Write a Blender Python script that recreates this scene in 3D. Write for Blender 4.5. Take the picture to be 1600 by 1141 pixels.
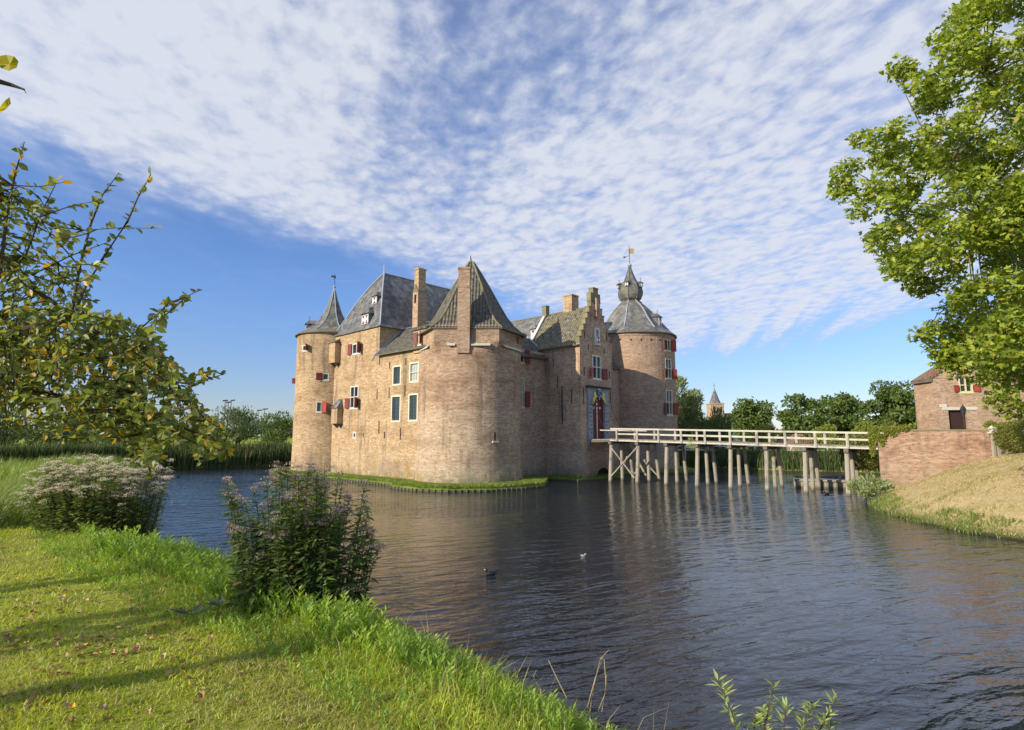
import bpy, math, random
import numpy as np
from mathutils import Vector, Matrix
sc = bpy.context.scene
for o in list(bpy.data.objects): bpy.data.objects.remove(o)
PI = math.pi
# ------------------------------------------------------------------ camera
TH = math.atan(110.5/870.); CT, ST = math.cos(TH), math.sin(TH); F = 870.
cam = bpy.data.cameras.new('camera'); camo = bpy.data.objects.new('camera', cam)
sc.collection.objects.link(camo); sc.camera = camo
camo.location = (0, 0, 4.0); camo.rotation_euler = (PI/2+TH, 0, 0)
cam.sensor_width = 36; cam.lens = 36*F/1600; cam.clip_start = .05; cam.clip_end = 6000
# ------------------------------------------------------------------ light
SUN_EL, SUN_X, SUN_Y = math.radians(24), -.819, -.574
world = bpy.data.worlds.new('World'); sc.world = world; world.use_nodes = True
sun = bpy.data.lights.new('sun', 'SUN'); sun.energy = 5.0; sun.angle = math.radians(.5); sun.color = (1, .9, .74)
suno = bpy.data.objects.new('sun', sun); sc.collection.objects.link(suno)
suno.rotation_euler = Vector((SUN_X*math.cos(SUN_EL), SUN_Y*math.cos(SUN_EL), math.sin(SUN_EL))).to_track_quat('Z', 'Y').to_euler()
suno.location = (-60, -40, 40)
sc.view_settings.view_transform = 'Standard'; sc.view_settings.look = 'None'
sc.view_settings.gamma = 1; sc.view_settings.use_curve_mapping = False; sc.view_settings.exposure = 0.08
def world_nodes():
    nt = world.node_tree; N = nt.nodes; L = nt.links; N.clear()
    out = N.new('ShaderNodeOutputWorld'); bg = N.new('ShaderNodeBackground'); L.new(bg.outputs[0], out.inputs[0])
    bg.inputs[1].default_value = .12
    sky = N.new('ShaderNodeTexSky'); sky.sky_type = 'NISHITA'; sky.sun_disc = False
    sky.sun_elevation = SUN_EL; sky.sun_rotation = math.atan2(SUN_X, SUN_Y)
    sky.air_density = 1.0; sky.dust_density = .15; sky.ozone_density = 3.0
    def M(op, a, b=None, c=None):
        n = N.new('ShaderNodeMath'); n.operation = op
        for i, v in enumerate((a, b, c)):
            if v is None: continue
            if isinstance(v, (int, float)): n.inputs[i].default_value = v
            else: L.new(v, n.inputs[i])
        return n.outputs[0]
    def SS(x, a, b):
        n = N.new('ShaderNodeMapRange'); n.interpolation_type = 'SMOOTHSTEP'
        L.new(x, n.inputs[0]); n.inputs[1].default_value = a; n.inputs[2].default_value = b
        return n.outputs[0]
    def NZ(v, sc_, det, rough, dist=0.):
        n = N.new('ShaderNodeTexNoise'); L.new(v, n.inputs['Vector']); n.inputs['Scale'].default_value = sc_
        n.inputs['Detail'].default_value = det; n.inputs['Roughness'].default_value = rough
        n.inputs['Distortion'].default_value = dist
        return M('SUBTRACT', n.outputs[0], .5)
    def MAP(v, rot, scale):
        a = N.new('ShaderNodeMapping'); L.new(v, a.inputs[0]); a.inputs['Rotation'].default_value = (0, 0, math.radians(rot))
        b = N.new('ShaderNodeMapping'); L.new(a.outputs[0], b.inputs[0]); b.inputs['Scale'].default_value = scale; return b.outputs[0]
    tc = N.new('ShaderNodeTexCoord'); sp = N.new('ShaderNodeSeparateXYZ'); L.new(tc.outputs['Generated'], sp.inputs[0])
    z = M('MAXIMUM', sp.outputs[2], .02)
    u = M('DIVIDE', sp.outputs[0], z); v = M('DIVIDE', sp.outputs[1], z)     # the cloud layer is a flat sheet overhead
    cb = N.new('ShaderNodeCombineXYZ'); L.new(u, cb.inputs[0]); L.new(v, cb.inputs[1])
    P = cb.outputs[0]
    big = NZ(P, 1.1, 3, .6); big2 = NZ(MAP(P, 0, (1, .6, 1)), 2.4, 3, .55)
    streak = NZ(MAP(P, 17, (2.6, .16, 1)), 1.5, 4, .6, .3)
    # edge of the cloud field on the left, and on the far right
    e1 = M('ADD', M('SUBTRACT', M('ADD', u, 3.03), M('MULTIPLY', v, .68)), M('MULTIPLY', big2, 1.1))
    e1 = SS(M('DIVIDE', e1, M('ADD', M('MULTIPLY', v, .3), .2)), -.35, .80)
    e2 = M('SUBTRACT', M('SUBTRACT', 5.1, M('MULTIPLY', v, .33)), u)
    e2 = M('ADD', e2, M('MULTIPLY', streak, 3.6))
    e2 = SS(e2, -.7, 1.7)
    far = SS(v, 10.5, 6.0)
    rift = M('SUBTRACT', M('SUBTRACT', .60, M('MULTIPLY', v, .47)), u)
    rift = M('ADD', rift, M('MULTIPLY', big, .5))
    rift = M('SUBTRACT', 1.0, SS(M('ABSOLUTE', rift), .0, .50))
    rift = M('MULTIPLY', rift, SS(v, 4.2, 1.3))
    cover = M('MULTIPLY', M('MULTIPLY', e1, e2), far)
    cover = M('ADD', M('SUBTRACT', cover, M('MULTIPLY', rift, .56)), M('MULTIPLY', big2, .35))
    # puffs
    mp2 = MAP(P, -16, (1.0, .72, 1))
    vo = N.new('ShaderNodeTexVoronoi'); vo.feature = 'SMOOTH_F1'; vo.inputs['Scale'].default_value = 13.0; vo.inputs['Smoothness'].default_value = .6; vo.inputs['Randomness'].default_value = .9
    vw = N.new('ShaderNodeVectorMath'); vw.operation = 'MULTIPLY_ADD'; wn_ = N.new('ShaderNodeTexNoise'); wn_.inputs['Scale'].default_value = 5; wn_.inputs['Detail'].default_value = 4; L.new(mp2, wn_.inputs['Vector']); L.new(wn_.outputs['Color'], vw.inputs[0]); vw.inputs[1].default_value = (.16, .16, .16); L.new(mp2, vw.inputs[2]); L.new(vw.outputs[0], vo.inputs['Vector'])
    cell = M('SUBTRACT', .42, vo.outputs['Distance'])
    puff = NZ(mp2, 16.0, 4.0, .6, .25); fine = NZ(MAP(P, -16, (1, .7, 1)), 26, 3, .6, .2); mid = NZ(mp2, 3.6, 3, .5)
    tex = M('ADD', M('ADD', M('ADD', M('MULTIPLY', puff, 1.1), M('MULTIPLY', cell, .72)), M('MULTIPLY', mid, .8)), M('MULTIPLY', fine, .45))
    left = SS(u, .0, -.8)                                                        # thicker, smoother sheet on the left
    tex = M('MULTIPLY', tex, M('SUBTRACT', 1.0, M('MULTIPLY', left, .25)))
    tex = M('MULTIPLY', tex, SS(v, 16.0, 1.0))
    tex = M('ADD', tex, M('MULTIPLY', M('MULTIPLY', streak, SS(u, .6, 2.4)), 1.2))
    dens = M('ADD', M('ADD', M('MULTIPLY', cover, .84), tex), M('MULTIPLY', left, .16))
    dens = M('MULTIPLY', M('ADD', M('MULTIPLY', SS(dens, -.22, 1.28), .80), .20), SS(cover, -.12, .55))
    wisp = M('MULTIPLY', SS(NZ(MAP(P, 10, (.5, 1.4, 1)), .9, 5, .6, .4), .06, .35), M('MULTIPLY', SS(v, 2.4, 3.6), M('MULTIPLY', SS(v, 9.0, 5.0), .5)))
    dens = M('MINIMUM', M('ADD', dens, wisp), .93)
    cc = N.new('ShaderNodeMix'); cc.data_type = 'RGBA'
    L.new(SS(dens, .15, .95), cc.inputs['Factor'])
    cc.inputs['A'].default_value = (4.0, 4.7, 6.5, 1); cc.inputs['B'].default_value = (5.9, 6.15, 6.85, 1)
    hs = N.new('ShaderNodeMix'); hs.data_type = 'RGBA'; hs.blend_type = 'MULTIPLY'; hs.inputs['Factor'].default_value = 1; L.new(sky.outputs[0], hs.inputs['A']); lowt = N.new('ShaderNodeMix'); lowt.data_type = 'RGBA'; L.new(SS(sp.outputs[2], .02, .26), lowt.inputs['Factor']); lowt.inputs['A'].default_value = (.82, .84, 1.06, 1); lowt.inputs['B'].default_value = (.90, 1.06, 1.40, 1); L.new(lowt.outputs['Result'], hs.inputs['B'])
    mx = N.new('ShaderNodeMix'); mx.data_type = 'RGBA'; L.new(dens, mx.inputs['Factor'])
    L.new(hs.outputs['Result'], mx.inputs['A']); L.new(cc.outputs['Result'], mx.inputs['B'])
    L.new(mx.outputs['Result'], bg.inputs[0])
world_nodes()

# ------------------------------------------------------------------ survey helpers (turn measured sight lines into places)
def ray(px, py):
    u = (px-800)/F; v = (570.5-py)/F
    return (u, CT-v*ST, ST+v*CT)
def atY(px, py, Y):
    r = ray(px, py); k = Y/r[1]; return Vector((r[0]*k, Y, 4+r[2]*k))
def atZ(px, py, z):
    r = ray(px, py); k = (z-4)/r[2]; return Vector((r[0]*k, r[1]*k, z))
def onplane(px, py, P, n):
    r = ray(px, py); d = (P[0]*n[0]+P[1]*n[1])/(r[0]*n[0]+r[1]*n[1]); return Vector((r[0]*d, r[1]*d, 4+r[2]*d))
def oncyl(px, py, cx, cy, R):
    r = ray(px, py); a = r[0]**2+r[1]**2; b = -2*(r[0]*cx+r[1]*cy); q = cx*cx+cy*cy-R*R
    D = max(0, b*b-4*a*q); k = (-b-math.sqrt(D))/(2*a); return Vector((r[0]*k, r[1]*k, 4+r[2]*k))

# ------------------------------------------------------------------ objects
ROOT = {}
def link(o, parent):
    sc.collection.objects.link(o)
    if parent is not None:
        o.parent = parent
        if parent.type == 'EMPTY': o.matrix_parent_inverse = Matrix.Translation(-Vector(parent.location))
        else: o.matrix_parent_inverse = Matrix.Translation(-Vector(parent.location))
def tag(o, label=None, cat=None, group=None, kind=None):
    if label: o['label'] = label
    if cat: o['category'] = cat
    if group: o['group'] = group
    if kind: o['kind'] = kind
    return o
def thing(name, loc, label, cat, group=None):
    o = bpy.data.objects.new(name, None); o.empty_display_size = .3; sc.collection.objects.link(o); o.location = loc
    return tag(o, label, cat, group)
class MB:
    def __init__(s): s.v = []; s.f = []; s.m = []; s.uv = []
    def face(s, pts, mi=0, uv=None):
        i = len(s.v); s.v += [tuple(p) for p in pts]; s.f.append(tuple(range(i, i+len(pts)))); s.m.append(mi)
        if uv is None:
            P = [Vector(p) for p in pts]; n = Vector((0, 0, 0))
            for k in range(len(P)): n += (P[k]-P[0]).cross(P[(k+1) % len(P)]-P[0])
            if n.length < 1e-12: n = Vector((0, 0, 1))
            n.normalize()
            t = Vector((-n.y, n.x, 0))
            if t.length < 1e-3: t = Vector((1, 0, 0))
            t.normalize(); b = n.cross(t)
            uv = [(p.dot(t), p.dot(b)) for p in P]
        s.uv.append(uv)
    def obox(s, c, ax, ay, az, mi=0):                 # oriented box, half-axes
        c = Vector(c); ax = Vector(ax); ay = Vector(ay); az = Vector(az)
        P = [c+i*ax+j*ay+k*az for k in (-1, 1) for j in (-1, 1) for i in (-1, 1)]
        if ax.cross(ay).dot(az) < 0: P = [P[i] for i in (1, 0, 3, 2, 5, 4, 7, 6)]
        for q in ((0, 2, 3, 1), (4, 5, 7, 6), (0, 1, 5, 4), (2, 6, 7, 3), (0, 4, 6, 2), (1, 3, 7, 5)):
            s.face([P[i] for i in q], mi)
    def box(s, x0, x1, y0, y1, z0, z1, mi=0):
        s.obox(((x0+x1)/2, (y0+y1)/2, (z0+z1)/2), ((x1-x0)/2, 0, 0), (0, (y1-y0)/2, 0), (0, 0, (z1-z0)/2), mi)
    def beam(s, p, q, w, h, mi=0, up=(0, 0, 1)):
        p = Vector(p); q = Vector(q); d = q-p; n = d.normalized(); up = Vector(up)
        if abs(n.dot(up)) > .98: up = Vector((1, 0, 0))
        a = n.cross(up).normalized(); b = a.cross(n)
        s.obox((p+q)/2, a*w/2, d/2, b*h/2, mi)
    def tube(s, pts, rad, n=6, mi=0, cap=True):
        pts = [Vector(p) for p in pts]; rings = []
        for i, p in enumerate(pts):
            d = (pts[min(i+1, len(pts)-1)]-pts[max(i-1, 0)]).normalized()
            up = Vector((0, 0, 1)) if abs(d.z) < .9 else Vector((1, 0, 0))
            a = d.cross(up).normalized(); b = d.cross(a)
            r = rad[i] if hasattr(rad, '__len__') else rad
            rings.append([p+r*(math.cos(2*PI*k/n)*a+math.sin(2*PI*k/n)*b) for k in range(n)])
        for i in range(len(rings)-1):
            for k in range(n):
                s.face([rings[i][k], rings[i][(k+1) % n], rings[i+1][(k+1) % n], rings[i+1][k]], mi)
        if cap: s.face(rings[0], mi); s.face(rings[-1][::-1], mi)
    def lathe(s, c, prof, n=24, mi=0, rot=0., sx=1., sy=1.):
        c = Vector(c)
        R = [[c+Vector((sx*r*math.cos(rot+2*PI*k/n), sy*r*math.sin(rot+2*PI*k/n), z)) for k in range(n)] for r, z in prof]
        for i in range(len(R)-1):
            for k in range(n):
                s.face([R[i][k], R[i][(k+1) % n], R[i+1][(k+1) % n], R[i+1][k]], mi)
    def loft(s, rings, mi=0):
        for i in range(len(rings)-1):
            n = len(rings[i])
            for k in range(n):
                q = [rings[i][k], rings[i][(k+1) % n], rings[i+1][(k+1) % n], rings[i+1][k]]
                q = [Vector(a) for a in q]
                if (q[2]-q[3]).length < 1e-4: q = q[:3]
                s.face(q, mi)
    def prism(s, poly, d, mi=0, side=None):            # poly: 3d points ccw seen from outside, d: vector going inwards
        poly = [Vector(p) for p in poly]; d = Vector(d)
        s.face(poly, mi); s.face([p+d for p in poly][::-1], mi)
        n = len(poly)
        for k in range(n): s.face([poly[(k+1) % n], poly[k], poly[k]+d, poly[(k+1) % n]+d], mi if side is None else side)
def build(name, mb, mats, parent=None, smooth=False, merge=False):
    me = bpy.data.meshes.new(name)
    V = np.array(mb.v, dtype=float).reshape(-1, 3); off = Vector((0, 0, 0))
    if parent is None:
        off = Vector(((V[:, 0].min()+V[:, 0].max())/2, (V[:, 1].min()+V[:, 1].max())/2, V[:, 2].min()))
        V = V-np.array(off)
    me.from_pydata([tuple(p) for p in V], [], mb.f)
    me.polygons.foreach_set('material_index', mb.m)
    uvl = me.uv_layers.new(name='uv'); flat = [c for f in mb.uv for p in f for c in p]; uvl.data.foreach_set('uv', flat)
    for m in (mats if isinstance(mats, (list, tuple)) else [mats]): me.materials.append(m)
    o = bpy.data.objects.new(name, me); link(o, parent)
    if parent is None: o.location = off
    if merge:
        import bmesh
        b = bmesh.new(); b.from_mesh(me); bmesh.ops.remove_doubles(b, verts=b.verts, dist=.0005); b.to_mesh(me); b.free()
    if smooth: me.polygons.foreach_set('use_smooth', [True]*len(me.polygons))
    me.update(); return o
def fastmesh(name, V, Fc, mats, parent=None, mi=None, smooth=False, origin=True):
    V = np.asarray(V, dtype=np.float32); Fc = np.asarray(Fc, dtype=np.int32); off = Vector((0, 0, 0))
    if parent is None and origin:
        off = Vector((float(V[:, 0].mean()), float(V[:, 1].mean()), float(V[:, 2].min()))); V = V-np.array(off, dtype=np.float32)
    me = bpy.data.meshes.new(name); k = Fc.shape[1]
    me.vertices.add(len(V)); me.vertices.foreach_set('co', V.ravel())
    me.loops.add(Fc.size); me.loops.foreach_set('vertex_index', Fc.ravel())
    me.polygons.add(len(Fc)); me.polygons.foreach_set('loop_start', np.arange(0, Fc.size, k, dtype=np.int32))
    me.polygons.foreach_set('loop_total', np.full(len(Fc), k, dtype=np.int32))
    for m in (mats if isinstance(mats, (list, tuple)) else [mats]): me.materials.append(m)
    if mi is not None: me.polygons.foreach_set('material_index', np.asarray(mi, dtype=np.int32))
    me.update(calc_edges=True)
    me.polygons.foreach_set('use_smooth', [smooth]*len(Fc))
    o = bpy.data.objects.new(name, me); link(o, parent)
    if parent is None: o.location = off
    return o

# ------------------------------------------------------------------ materials
class NT:
    def __init__(s, name):
        s.m = bpy.data.materials.new(name); s.m.use_nodes = True; s.t = s.m.node_tree; s.N = s.t.nodes; s.L = s.t.links; s.N.clear()
        s.out = s.N.new('ShaderNodeOutputMaterial')
    def new(s, t, **k):
        n = s.N.new(t)
        for a, b in k.items(): setattr(n, a, b)
        return n
    def set(s, n, i, v):
        if v is None: return
        if isinstance(v, bpy.types.NodeSocket): s.L.new(v, n.inputs[i])
        elif isinstance(v, tuple) and len(v) == 3 and n.inputs[i].type == 'RGBA': n.inputs[i].default_value = (*v, 1)
        else: n.inputs[i].default_value = v
    def math(s, op, a, b=None, clamp=False):
        n = s.new('ShaderNodeMath', operation=op, use_clamp=clamp); s.set(n, 0, a); s.set(n, 1, b); return n.outputs[0]
    def ss(s, x, a, b, lo=0., hi=1.):
        n = s.new('ShaderNodeMapRange', interpolation_type='SMOOTHSTEP'); s.set(n, 0, x)
        for i, v in ((1, a), (2, b), (3, lo), (4, hi)): n.inputs[i].default_value = v
        return n.outputs[0]
    def noise(s, vec, scale, det=3, rough=.55, dist=0.):
        n = s.new('ShaderNodeTexNoise'); s.set(n, 'Vector', vec); s.set(n, 'Scale', scale); s.set(n, 'Detail', det)
        s.set(n, 'Roughness', rough); s.set(n, 'Distortion', dist); return n.outputs[0]
    def mapping(s, vec, scale=(1, 1, 1), rot=(0, 0, 0), loc=(0, 0, 0)):
        n = s.new('ShaderNodeMapping'); s.set(n, 0, vec); n.inputs['Scale'].default_value = scale
        n.inputs['Rotation'].default_value = rot; n.inputs['Location'].default_value = loc; return n.outputs[0]
    def mix(s, f, a, b, blend='MIX'):
        n = s.new('ShaderNodeMix', data_type='RGBA', blend_type=blend); s.set(n, 'Factor', f); s.set(n, 'A', a); s.set(n, 'B', b)
        return n.outputs['Result']
    def pos(s): return s.new('ShaderNodeNewGeometry').outputs['Position']
    def uv(s): return s.new('ShaderNodeTexCoord').outputs['UV']
    def xyz(s, v):
        n = s.new('ShaderNodeSeparateXYZ'); s.set(n, 0, v); return n.outputs
    def bump(s, h, dist, strength=1.):
        n = s.new('ShaderNodeBump'); s.set(n, 'Height', h); n.inputs['Distance'].default_value = dist; n.inputs['Strength'].default_value = strength
        return n.outputs[0]
    def pbr(s, col, rough=.8, normal=None, metal=0., spec=.3):
        n = s.new('ShaderNodeBsdfPrincipled'); s.set(n, 'Base Color', col); s.set(n, 'Roughness', rough); s.set(n, 'Metallic', metal)
        s.set(n, 'Specular IOR Level', spec)
        if normal is not None: s.L.new(normal, n.inputs['Normal'])
        s.L.new(n.outputs[0], s.out.inputs[0]); return s.m
def plain(name, c, rough=.7, var=.25, scale=6., metal=0., spec=.3, bump=.004):
    t = NT(name); p = t.pos(); n = t.noise(p, scale, 4); n2 = t.noise(p, scale*.17, 3)
    k = t.mix(n, tuple(x*(1-var) for x in c), tuple(min(1, x*(1+var)) for x in c))
    k = t.mix(t.ss(n2, .35, .7), k, tuple(x*(1-var*.8) for x in c))
    return t.pbr(k, rough, t.bump(n, bump), metal, spec)
def brick(name, ca, cb, mortar, dark=(.12, .085, .06), stain=True, contrast=1., rot=0):
    t = NT(name); uv = t.uv(); p = t.pos(); z = t.xyz(p)[2]
    b = t.new('ShaderNodeTexBrick'); t.set(b, 'Vector', uv); t.set(b, 'Scale', 1.0)
    b.inputs['Brick Width'].default_value = .235; b.inputs['Row Height'].default_value = .078; b.inputs['Mortar Size'].default_value = .009
    b.inputs['Mortar Smooth'].default_value = .3; b.inputs['Bias'].default_value = -.1
    t.set(b, 'Color1', ca); t.set(b, 'Color2', cb); t.set(b, 'Mortar', mortar)
    col = b.outputs['Color']
    sp = t.noise(t.mapping(uv, (3.2, 8.5, 1)), 1.0, 2.5, .75)                            # single dark and pale bricks
    col = t.mix(t.math('MULTIPLY', t.ss(sp, .53, .66), .72), col, dark)
    col = t.mix(t.ss(sp, .42, .30), col, tuple(min(.85, x*1.35) for x in cb))
    band = t.noise(t.mapping(p, (.16, .16, .9)), 1.0, 3, .6)
    col = t.mix(t.math('MULTIPLY', t.ss(band, .45, .68), .55*contrast), col, tuple(x*.66 for x in ca))
    pt = t.noise(p, .45, 5, .62, .4)
    col = t.mix(t.math('MULTIPLY', t.ss(pt, .5, .68), .6*contrast), col, tuple(x*.55 for x in (ca[0]*1.05, ca[1], ca[2])))
    pt2 = t.noise(t.mapping(p, (1, 1, 1), loc=(7, 3, 1)), .7, 5, .6, .3)
    col = t.mix(t.math('MULTIPLY', t.ss(pt2, .54, .7), .25), col, tuple(min(.8, x*1.35) for x in cb))
    gr = t.noise(t.mapping(uv, (1.3, 5.2, 1)), 1.0, 4, .75)
    col = t.mix(.62, col, t.mix(t.ss(gr, .3, .7), (.2, .2, .2), (.80, .80, .80)), 'SOFT_LIGHT')
    if stain:
        runs = t.noise(t.mapping(p, (1.3, 1.3, .12)), 1.0, 4, .6)
        col = t.mix(t.math('MULTIPLY', t.ss(runs, .54, .70), .58), col, (.13, .115, .085))
        ef = t.math('MULTIPLY', t.ss(z, 3.4, .6), t.ss(t.noise(p, .8, 5, .65), .40, .62))
        col = t.mix(t.math('MULTIPLY', ef, .38), col, (.52, .45, .36))
        al = t.math('MULTIPLY', t.ss(z, 1.9, .2), t.ss(t.noise(p, 1.6, 4, .6), .35, .6))
        col = t.mix(t.math('MULTIPLY', al, .6), col, (.12, .13, .06))
        li = t.math('MULTIPLY', t.ss(z, 4.2, 1.0), t.ss(t.noise(t.mapping(p, (1, 1, .6), loc=(3.3, 9.1, 0)), .55, 5, .7), .60, .66))
        col = t.mix(t.math('MULTIPLY', li, .75), col, (.42, .27, .07))
    h = t.math('ADD', t.math('MULTIPLY', b.outputs['Fac'], -.6), sp)
    return t.pbr(col, .9, t.bump(h, .012), 0, .15)
def tiles(name, ca, cb, moss, per=.26, row=.34, depth=.05):
    t = NT(name); uv = t.uv(); X = t.xyz(uv); p = t.pos()
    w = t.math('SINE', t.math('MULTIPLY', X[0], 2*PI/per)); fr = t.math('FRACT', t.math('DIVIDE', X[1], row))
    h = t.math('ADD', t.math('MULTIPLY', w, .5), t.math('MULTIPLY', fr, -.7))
    n = t.noise(p, 3.0, 5, .65); n1 = t.noise(t.mapping(uv, (1/per, 1/row, 1)), 1., 1, .5); n2 = t.noise(p, .6, 4, .6)
    col = t.mix(n, ca, cb); col = t.mix(t.ss(n1, .5, .7), col, tuple(x*.5 for x in ca)); col = t.mix(t.ss(n1, .42, .3), col, tuple(min(.8, x*1.4) for x in cb))
    col = t.mix(t.math('MULTIPLY', t.ss(n2, .48, .66), .7), col, moss)
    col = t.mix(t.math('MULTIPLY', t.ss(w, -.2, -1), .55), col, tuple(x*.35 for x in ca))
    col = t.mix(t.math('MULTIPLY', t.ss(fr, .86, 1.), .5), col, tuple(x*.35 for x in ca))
    return t.pbr(col, .9, t.bump(h, depth), 0, .2)
def slate(name, ca, cb, moss, amt=.6, lich=.0):
    t = NT(name); uv = t.uv(); p = t.pos()
    b = t.new('ShaderNodeTexBrick'); t.set(b, 'Vector', uv); t.set(b, 'Scale', 1.0); b.inputs['Brick Width'].default_value = .26
    b.inputs['Row Height'].default_value = .2; b.inputs['Mortar Size'].default_value = .012; t.set(b, 'Color1', ca); t.set(b, 'Color2', cb); t.set(b, 'Mortar', tuple(x*.4 for x in ca))
    n = t.noise(p, 1.3, 5, .65, .5); n2 = t.noise(p, .5, 4, .65); st = t.noise(t.mapping(p, (1.6, 1.6, .25)), 1.3, 4, .6)
    col = t.mix(t.ss(n, .4, .68), b.outputs['Color'], tuple(min(.8, x*1.7) for x in cb))
    col = t.mix(t.math('MULTIPLY', t.ss(st, .5, .7), .45), col, tuple(x*.5 for x in ca))
    col = t.mix(t.math('MULTIPLY', t.ss(n2, .52, .66), amt), col, moss)
    if lich: col = t.mix(t.math('MULTIPLY', t.ss(t.noise(p, .8, 5, .7, .6), .58, .68), lich), col, (.36, .24, .09))
    return t.pbr(col, .6, t.bump(b.outputs['Fac'], -.02), 0, .35)
def leaf(name, ca, cb, cc=None, amt=.15, trans=.35, gloss=.12, patch=None):
    t = NT(name); g = t.new('ShaderNodeNewGeometry'); r = g.outputs['Random Per Island']
    n = t.noise(g.outputs['Position'], 1.7, 2)
    col = t.mix(t.ss(t.math('ADD', t.math('MULTIPLY', r, .6), t.math('MULTIPLY', n, .5)), .25, .9), ca, cb)
    if patch: col = t.mix(t.math('MULTIPLY', t.ss(t.noise(t.mapping(g.outputs['Position'], (1, 1, .1)), .8, 5, .65), .47, .62), .75), col, patch)
    if cc: col = t.mix(t.math('GREATER_THAN', t.math('FRACT', t.math('MULTIPLY', r, 37.7)), 1-amt), col, cc)
    d = t.new('ShaderNodeBsdfDiffuse'); t.set(d, 0, col); tr = t.new('ShaderNodeBsdfTranslucent'); t.set(tr, 0, t.mix(1., col, (1.25, 1.25, .7), 'MULTIPLY'))
    mx = t.new('ShaderNodeMixShader'); mx.inputs[0].default_value = trans; t.L.new(d.outputs[0], mx.inputs[1]); t.L.new(tr.outputs[0], mx.inputs[2])
    gl = t.new('ShaderNodeBsdfGlossy'); t.set(gl, 0, (.75, .78, .75)); gl.inputs['Roughness'].default_value = .5
    fr = t.new('ShaderNodeLayerWeight'); fr.inputs[0].default_value = .25
    m2 = t.new('ShaderNodeMixShader'); t.set(m2, 0, t.math('MULTIPLY', t.math('ADD', fr.outputs[1], .25), gloss*1.2)); t.L.new(mx.outputs[0], m2.inputs[1]); t.L.new(gl.outputs[0], m2.inputs[2])
    t.L.new(m2.outputs[0], t.out.inputs[0]); return t.m
M = {}
M['tan'] = brick('tan_brick', (.50, .325, .17), (.62, .43, .245), (.50, .40, .27))
M['pale'] = brick('pale_brick', (.50, .345, .21), (.62, .455, .30), (.52, .43, .32), contrast=1.0)
M['red'] = brick('red_brick', (.52, .335, .215), (.64, .44, .29), (.54, .44, .33), contrast=.85)
M['pink'] = brick('pink_brick', (.46, .295, .19), (.56, .385, .255), (.48, .38, .285), stain=False, contrast=.6)
M['orange'] = brick('weathered_wall_brick', (.37, .205, .12), (.46, .285, .185), (.52, .45, .38), contrast=.9)
M['coping'] = plain('lichened_coping', (.27, .24, .14), .9, .4, 4)
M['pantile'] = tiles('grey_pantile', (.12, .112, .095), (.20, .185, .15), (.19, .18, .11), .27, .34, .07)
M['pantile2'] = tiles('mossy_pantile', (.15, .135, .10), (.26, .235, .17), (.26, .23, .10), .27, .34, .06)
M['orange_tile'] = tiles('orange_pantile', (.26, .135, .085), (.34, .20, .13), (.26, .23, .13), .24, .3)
M['slate'] = slate('blue_grey_slate', (.095, .094, .095), (.15, .148, .145), (.18, .17, .13), .5)
M['slate_l'] = slate('lichened_slate', (.115, .115, .11), (.18, .175, .16), (.22, .19, .12), .5, .7)
M['slate_g'] = slate('green_slate', (.11, .112, .10), (.17, .165, .14), (.20, .18, .09), .8, .2)
M['lead'] = plain('lead_flashing', (.42, .44, .47), .5, .2, 3, .2)
M['lead_d'] = plain('dark_lead', (.20, .21, .23), .45, .3, 3, .3)
M['stone'] = plain('pale_stone', (.62, .58, .50), .8, .15, 5)
M['cream'] = plain('cream_paint', (.72, .66, .48), .5, .08, 8)
M['cream_y'] = plain('yellow_cream_paint', (.68, .60, .33), .5, .08, 8)
M['white'] = plain('white_paint', (.78, .78, .76), .5, .06, 8)
M['redp'] = plain('red_shutter_paint', (.24, .05, .045), .5, .15, 5)
M['redp2'] = plain('bright_red_paint', (.38, .06, .035), .5, .12, 5)
M['glass'] = plain('dark_glass', (.02, .028, .035), .12, .3, 2, 0, .7, .001)
M['glass_b'] = plain('leaded_glass', (.045, .075, .085), .2, .3, 3, 0, .7, .001)
M['glass_l'] = plain('pale_glass', (.45, .5, .5), .25, .3, 3, 0, .6, .001)
M['iron'] = plain('rusty_iron', (.045, .035, .03), .7, .3, 6)
M['gold'] = plain('gold_paint', (.72, .50, .14), .35, .25, 9, .3)
M['goldvane'] = plain('gilded_vane', (.75, .52, .20), .35, .15, 4, .4)
M['bluestone'] = plain('blue_grey_stone', (.31, .335, .365), .8, .2, 4)
M['door'] = plain('door_red', (.20, .035, .02), .55, .2, 3)
M['dark'] = plain('dark_void', (.012, .011, .01), .9, .2, 3)
def woodm(name, a, b, dark):
    t = NT(name); p = t.pos(); u = t.uv()
    n = t.noise(t.mapping(u, (22, 1.2, 1)), 1., 4, .6); n2 = t.noise(p, 1.1, 4, .6); n3 = t.noise(p, 9, 3, .6)
    col = t.mix(n, a, b); col = t.mix(t.math('MULTIPLY', t.ss(n2, .5, .7), .65), col, dark)
    col = t.mix(t.math('MULTIPLY', t.ss(n3, .56, .7), .5), col, dark)
    z = t.xyz(p)[2]
    col = t.mix(t.math('MULTIPLY', t.ss(z, .26, .06), .8), col, (.10, .095, .06))
    return t.pbr(col, .8, t.bump(n, .006), 0, .2)
M['wood'] = woodm('weathered_oak', (.30, .27, .21), (.44, .39, .31), (.14, .12, .095))
M['woodp'] = woodm('painted_rail', (.50, .465, .38), (.64, .60, .49), (.27, .245, .19))
M['wood_d'] = woodm('dark_oak', (.14, .12, .10), (.22, .19, .15), (.07, .06, .05))
M['bark'] = plain('bark', (.11, .085, .06), .9, .45, 9, 0, .1, .02)
M['bark_l'] = plain('grey_bark', (.20, .17, .12), .9, .4, 7, 0, .1, .02)
M['twig'] = plain('brown_twig', (.10, .06, .045), .7, .3, 12, 0, .3, .002)
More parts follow.
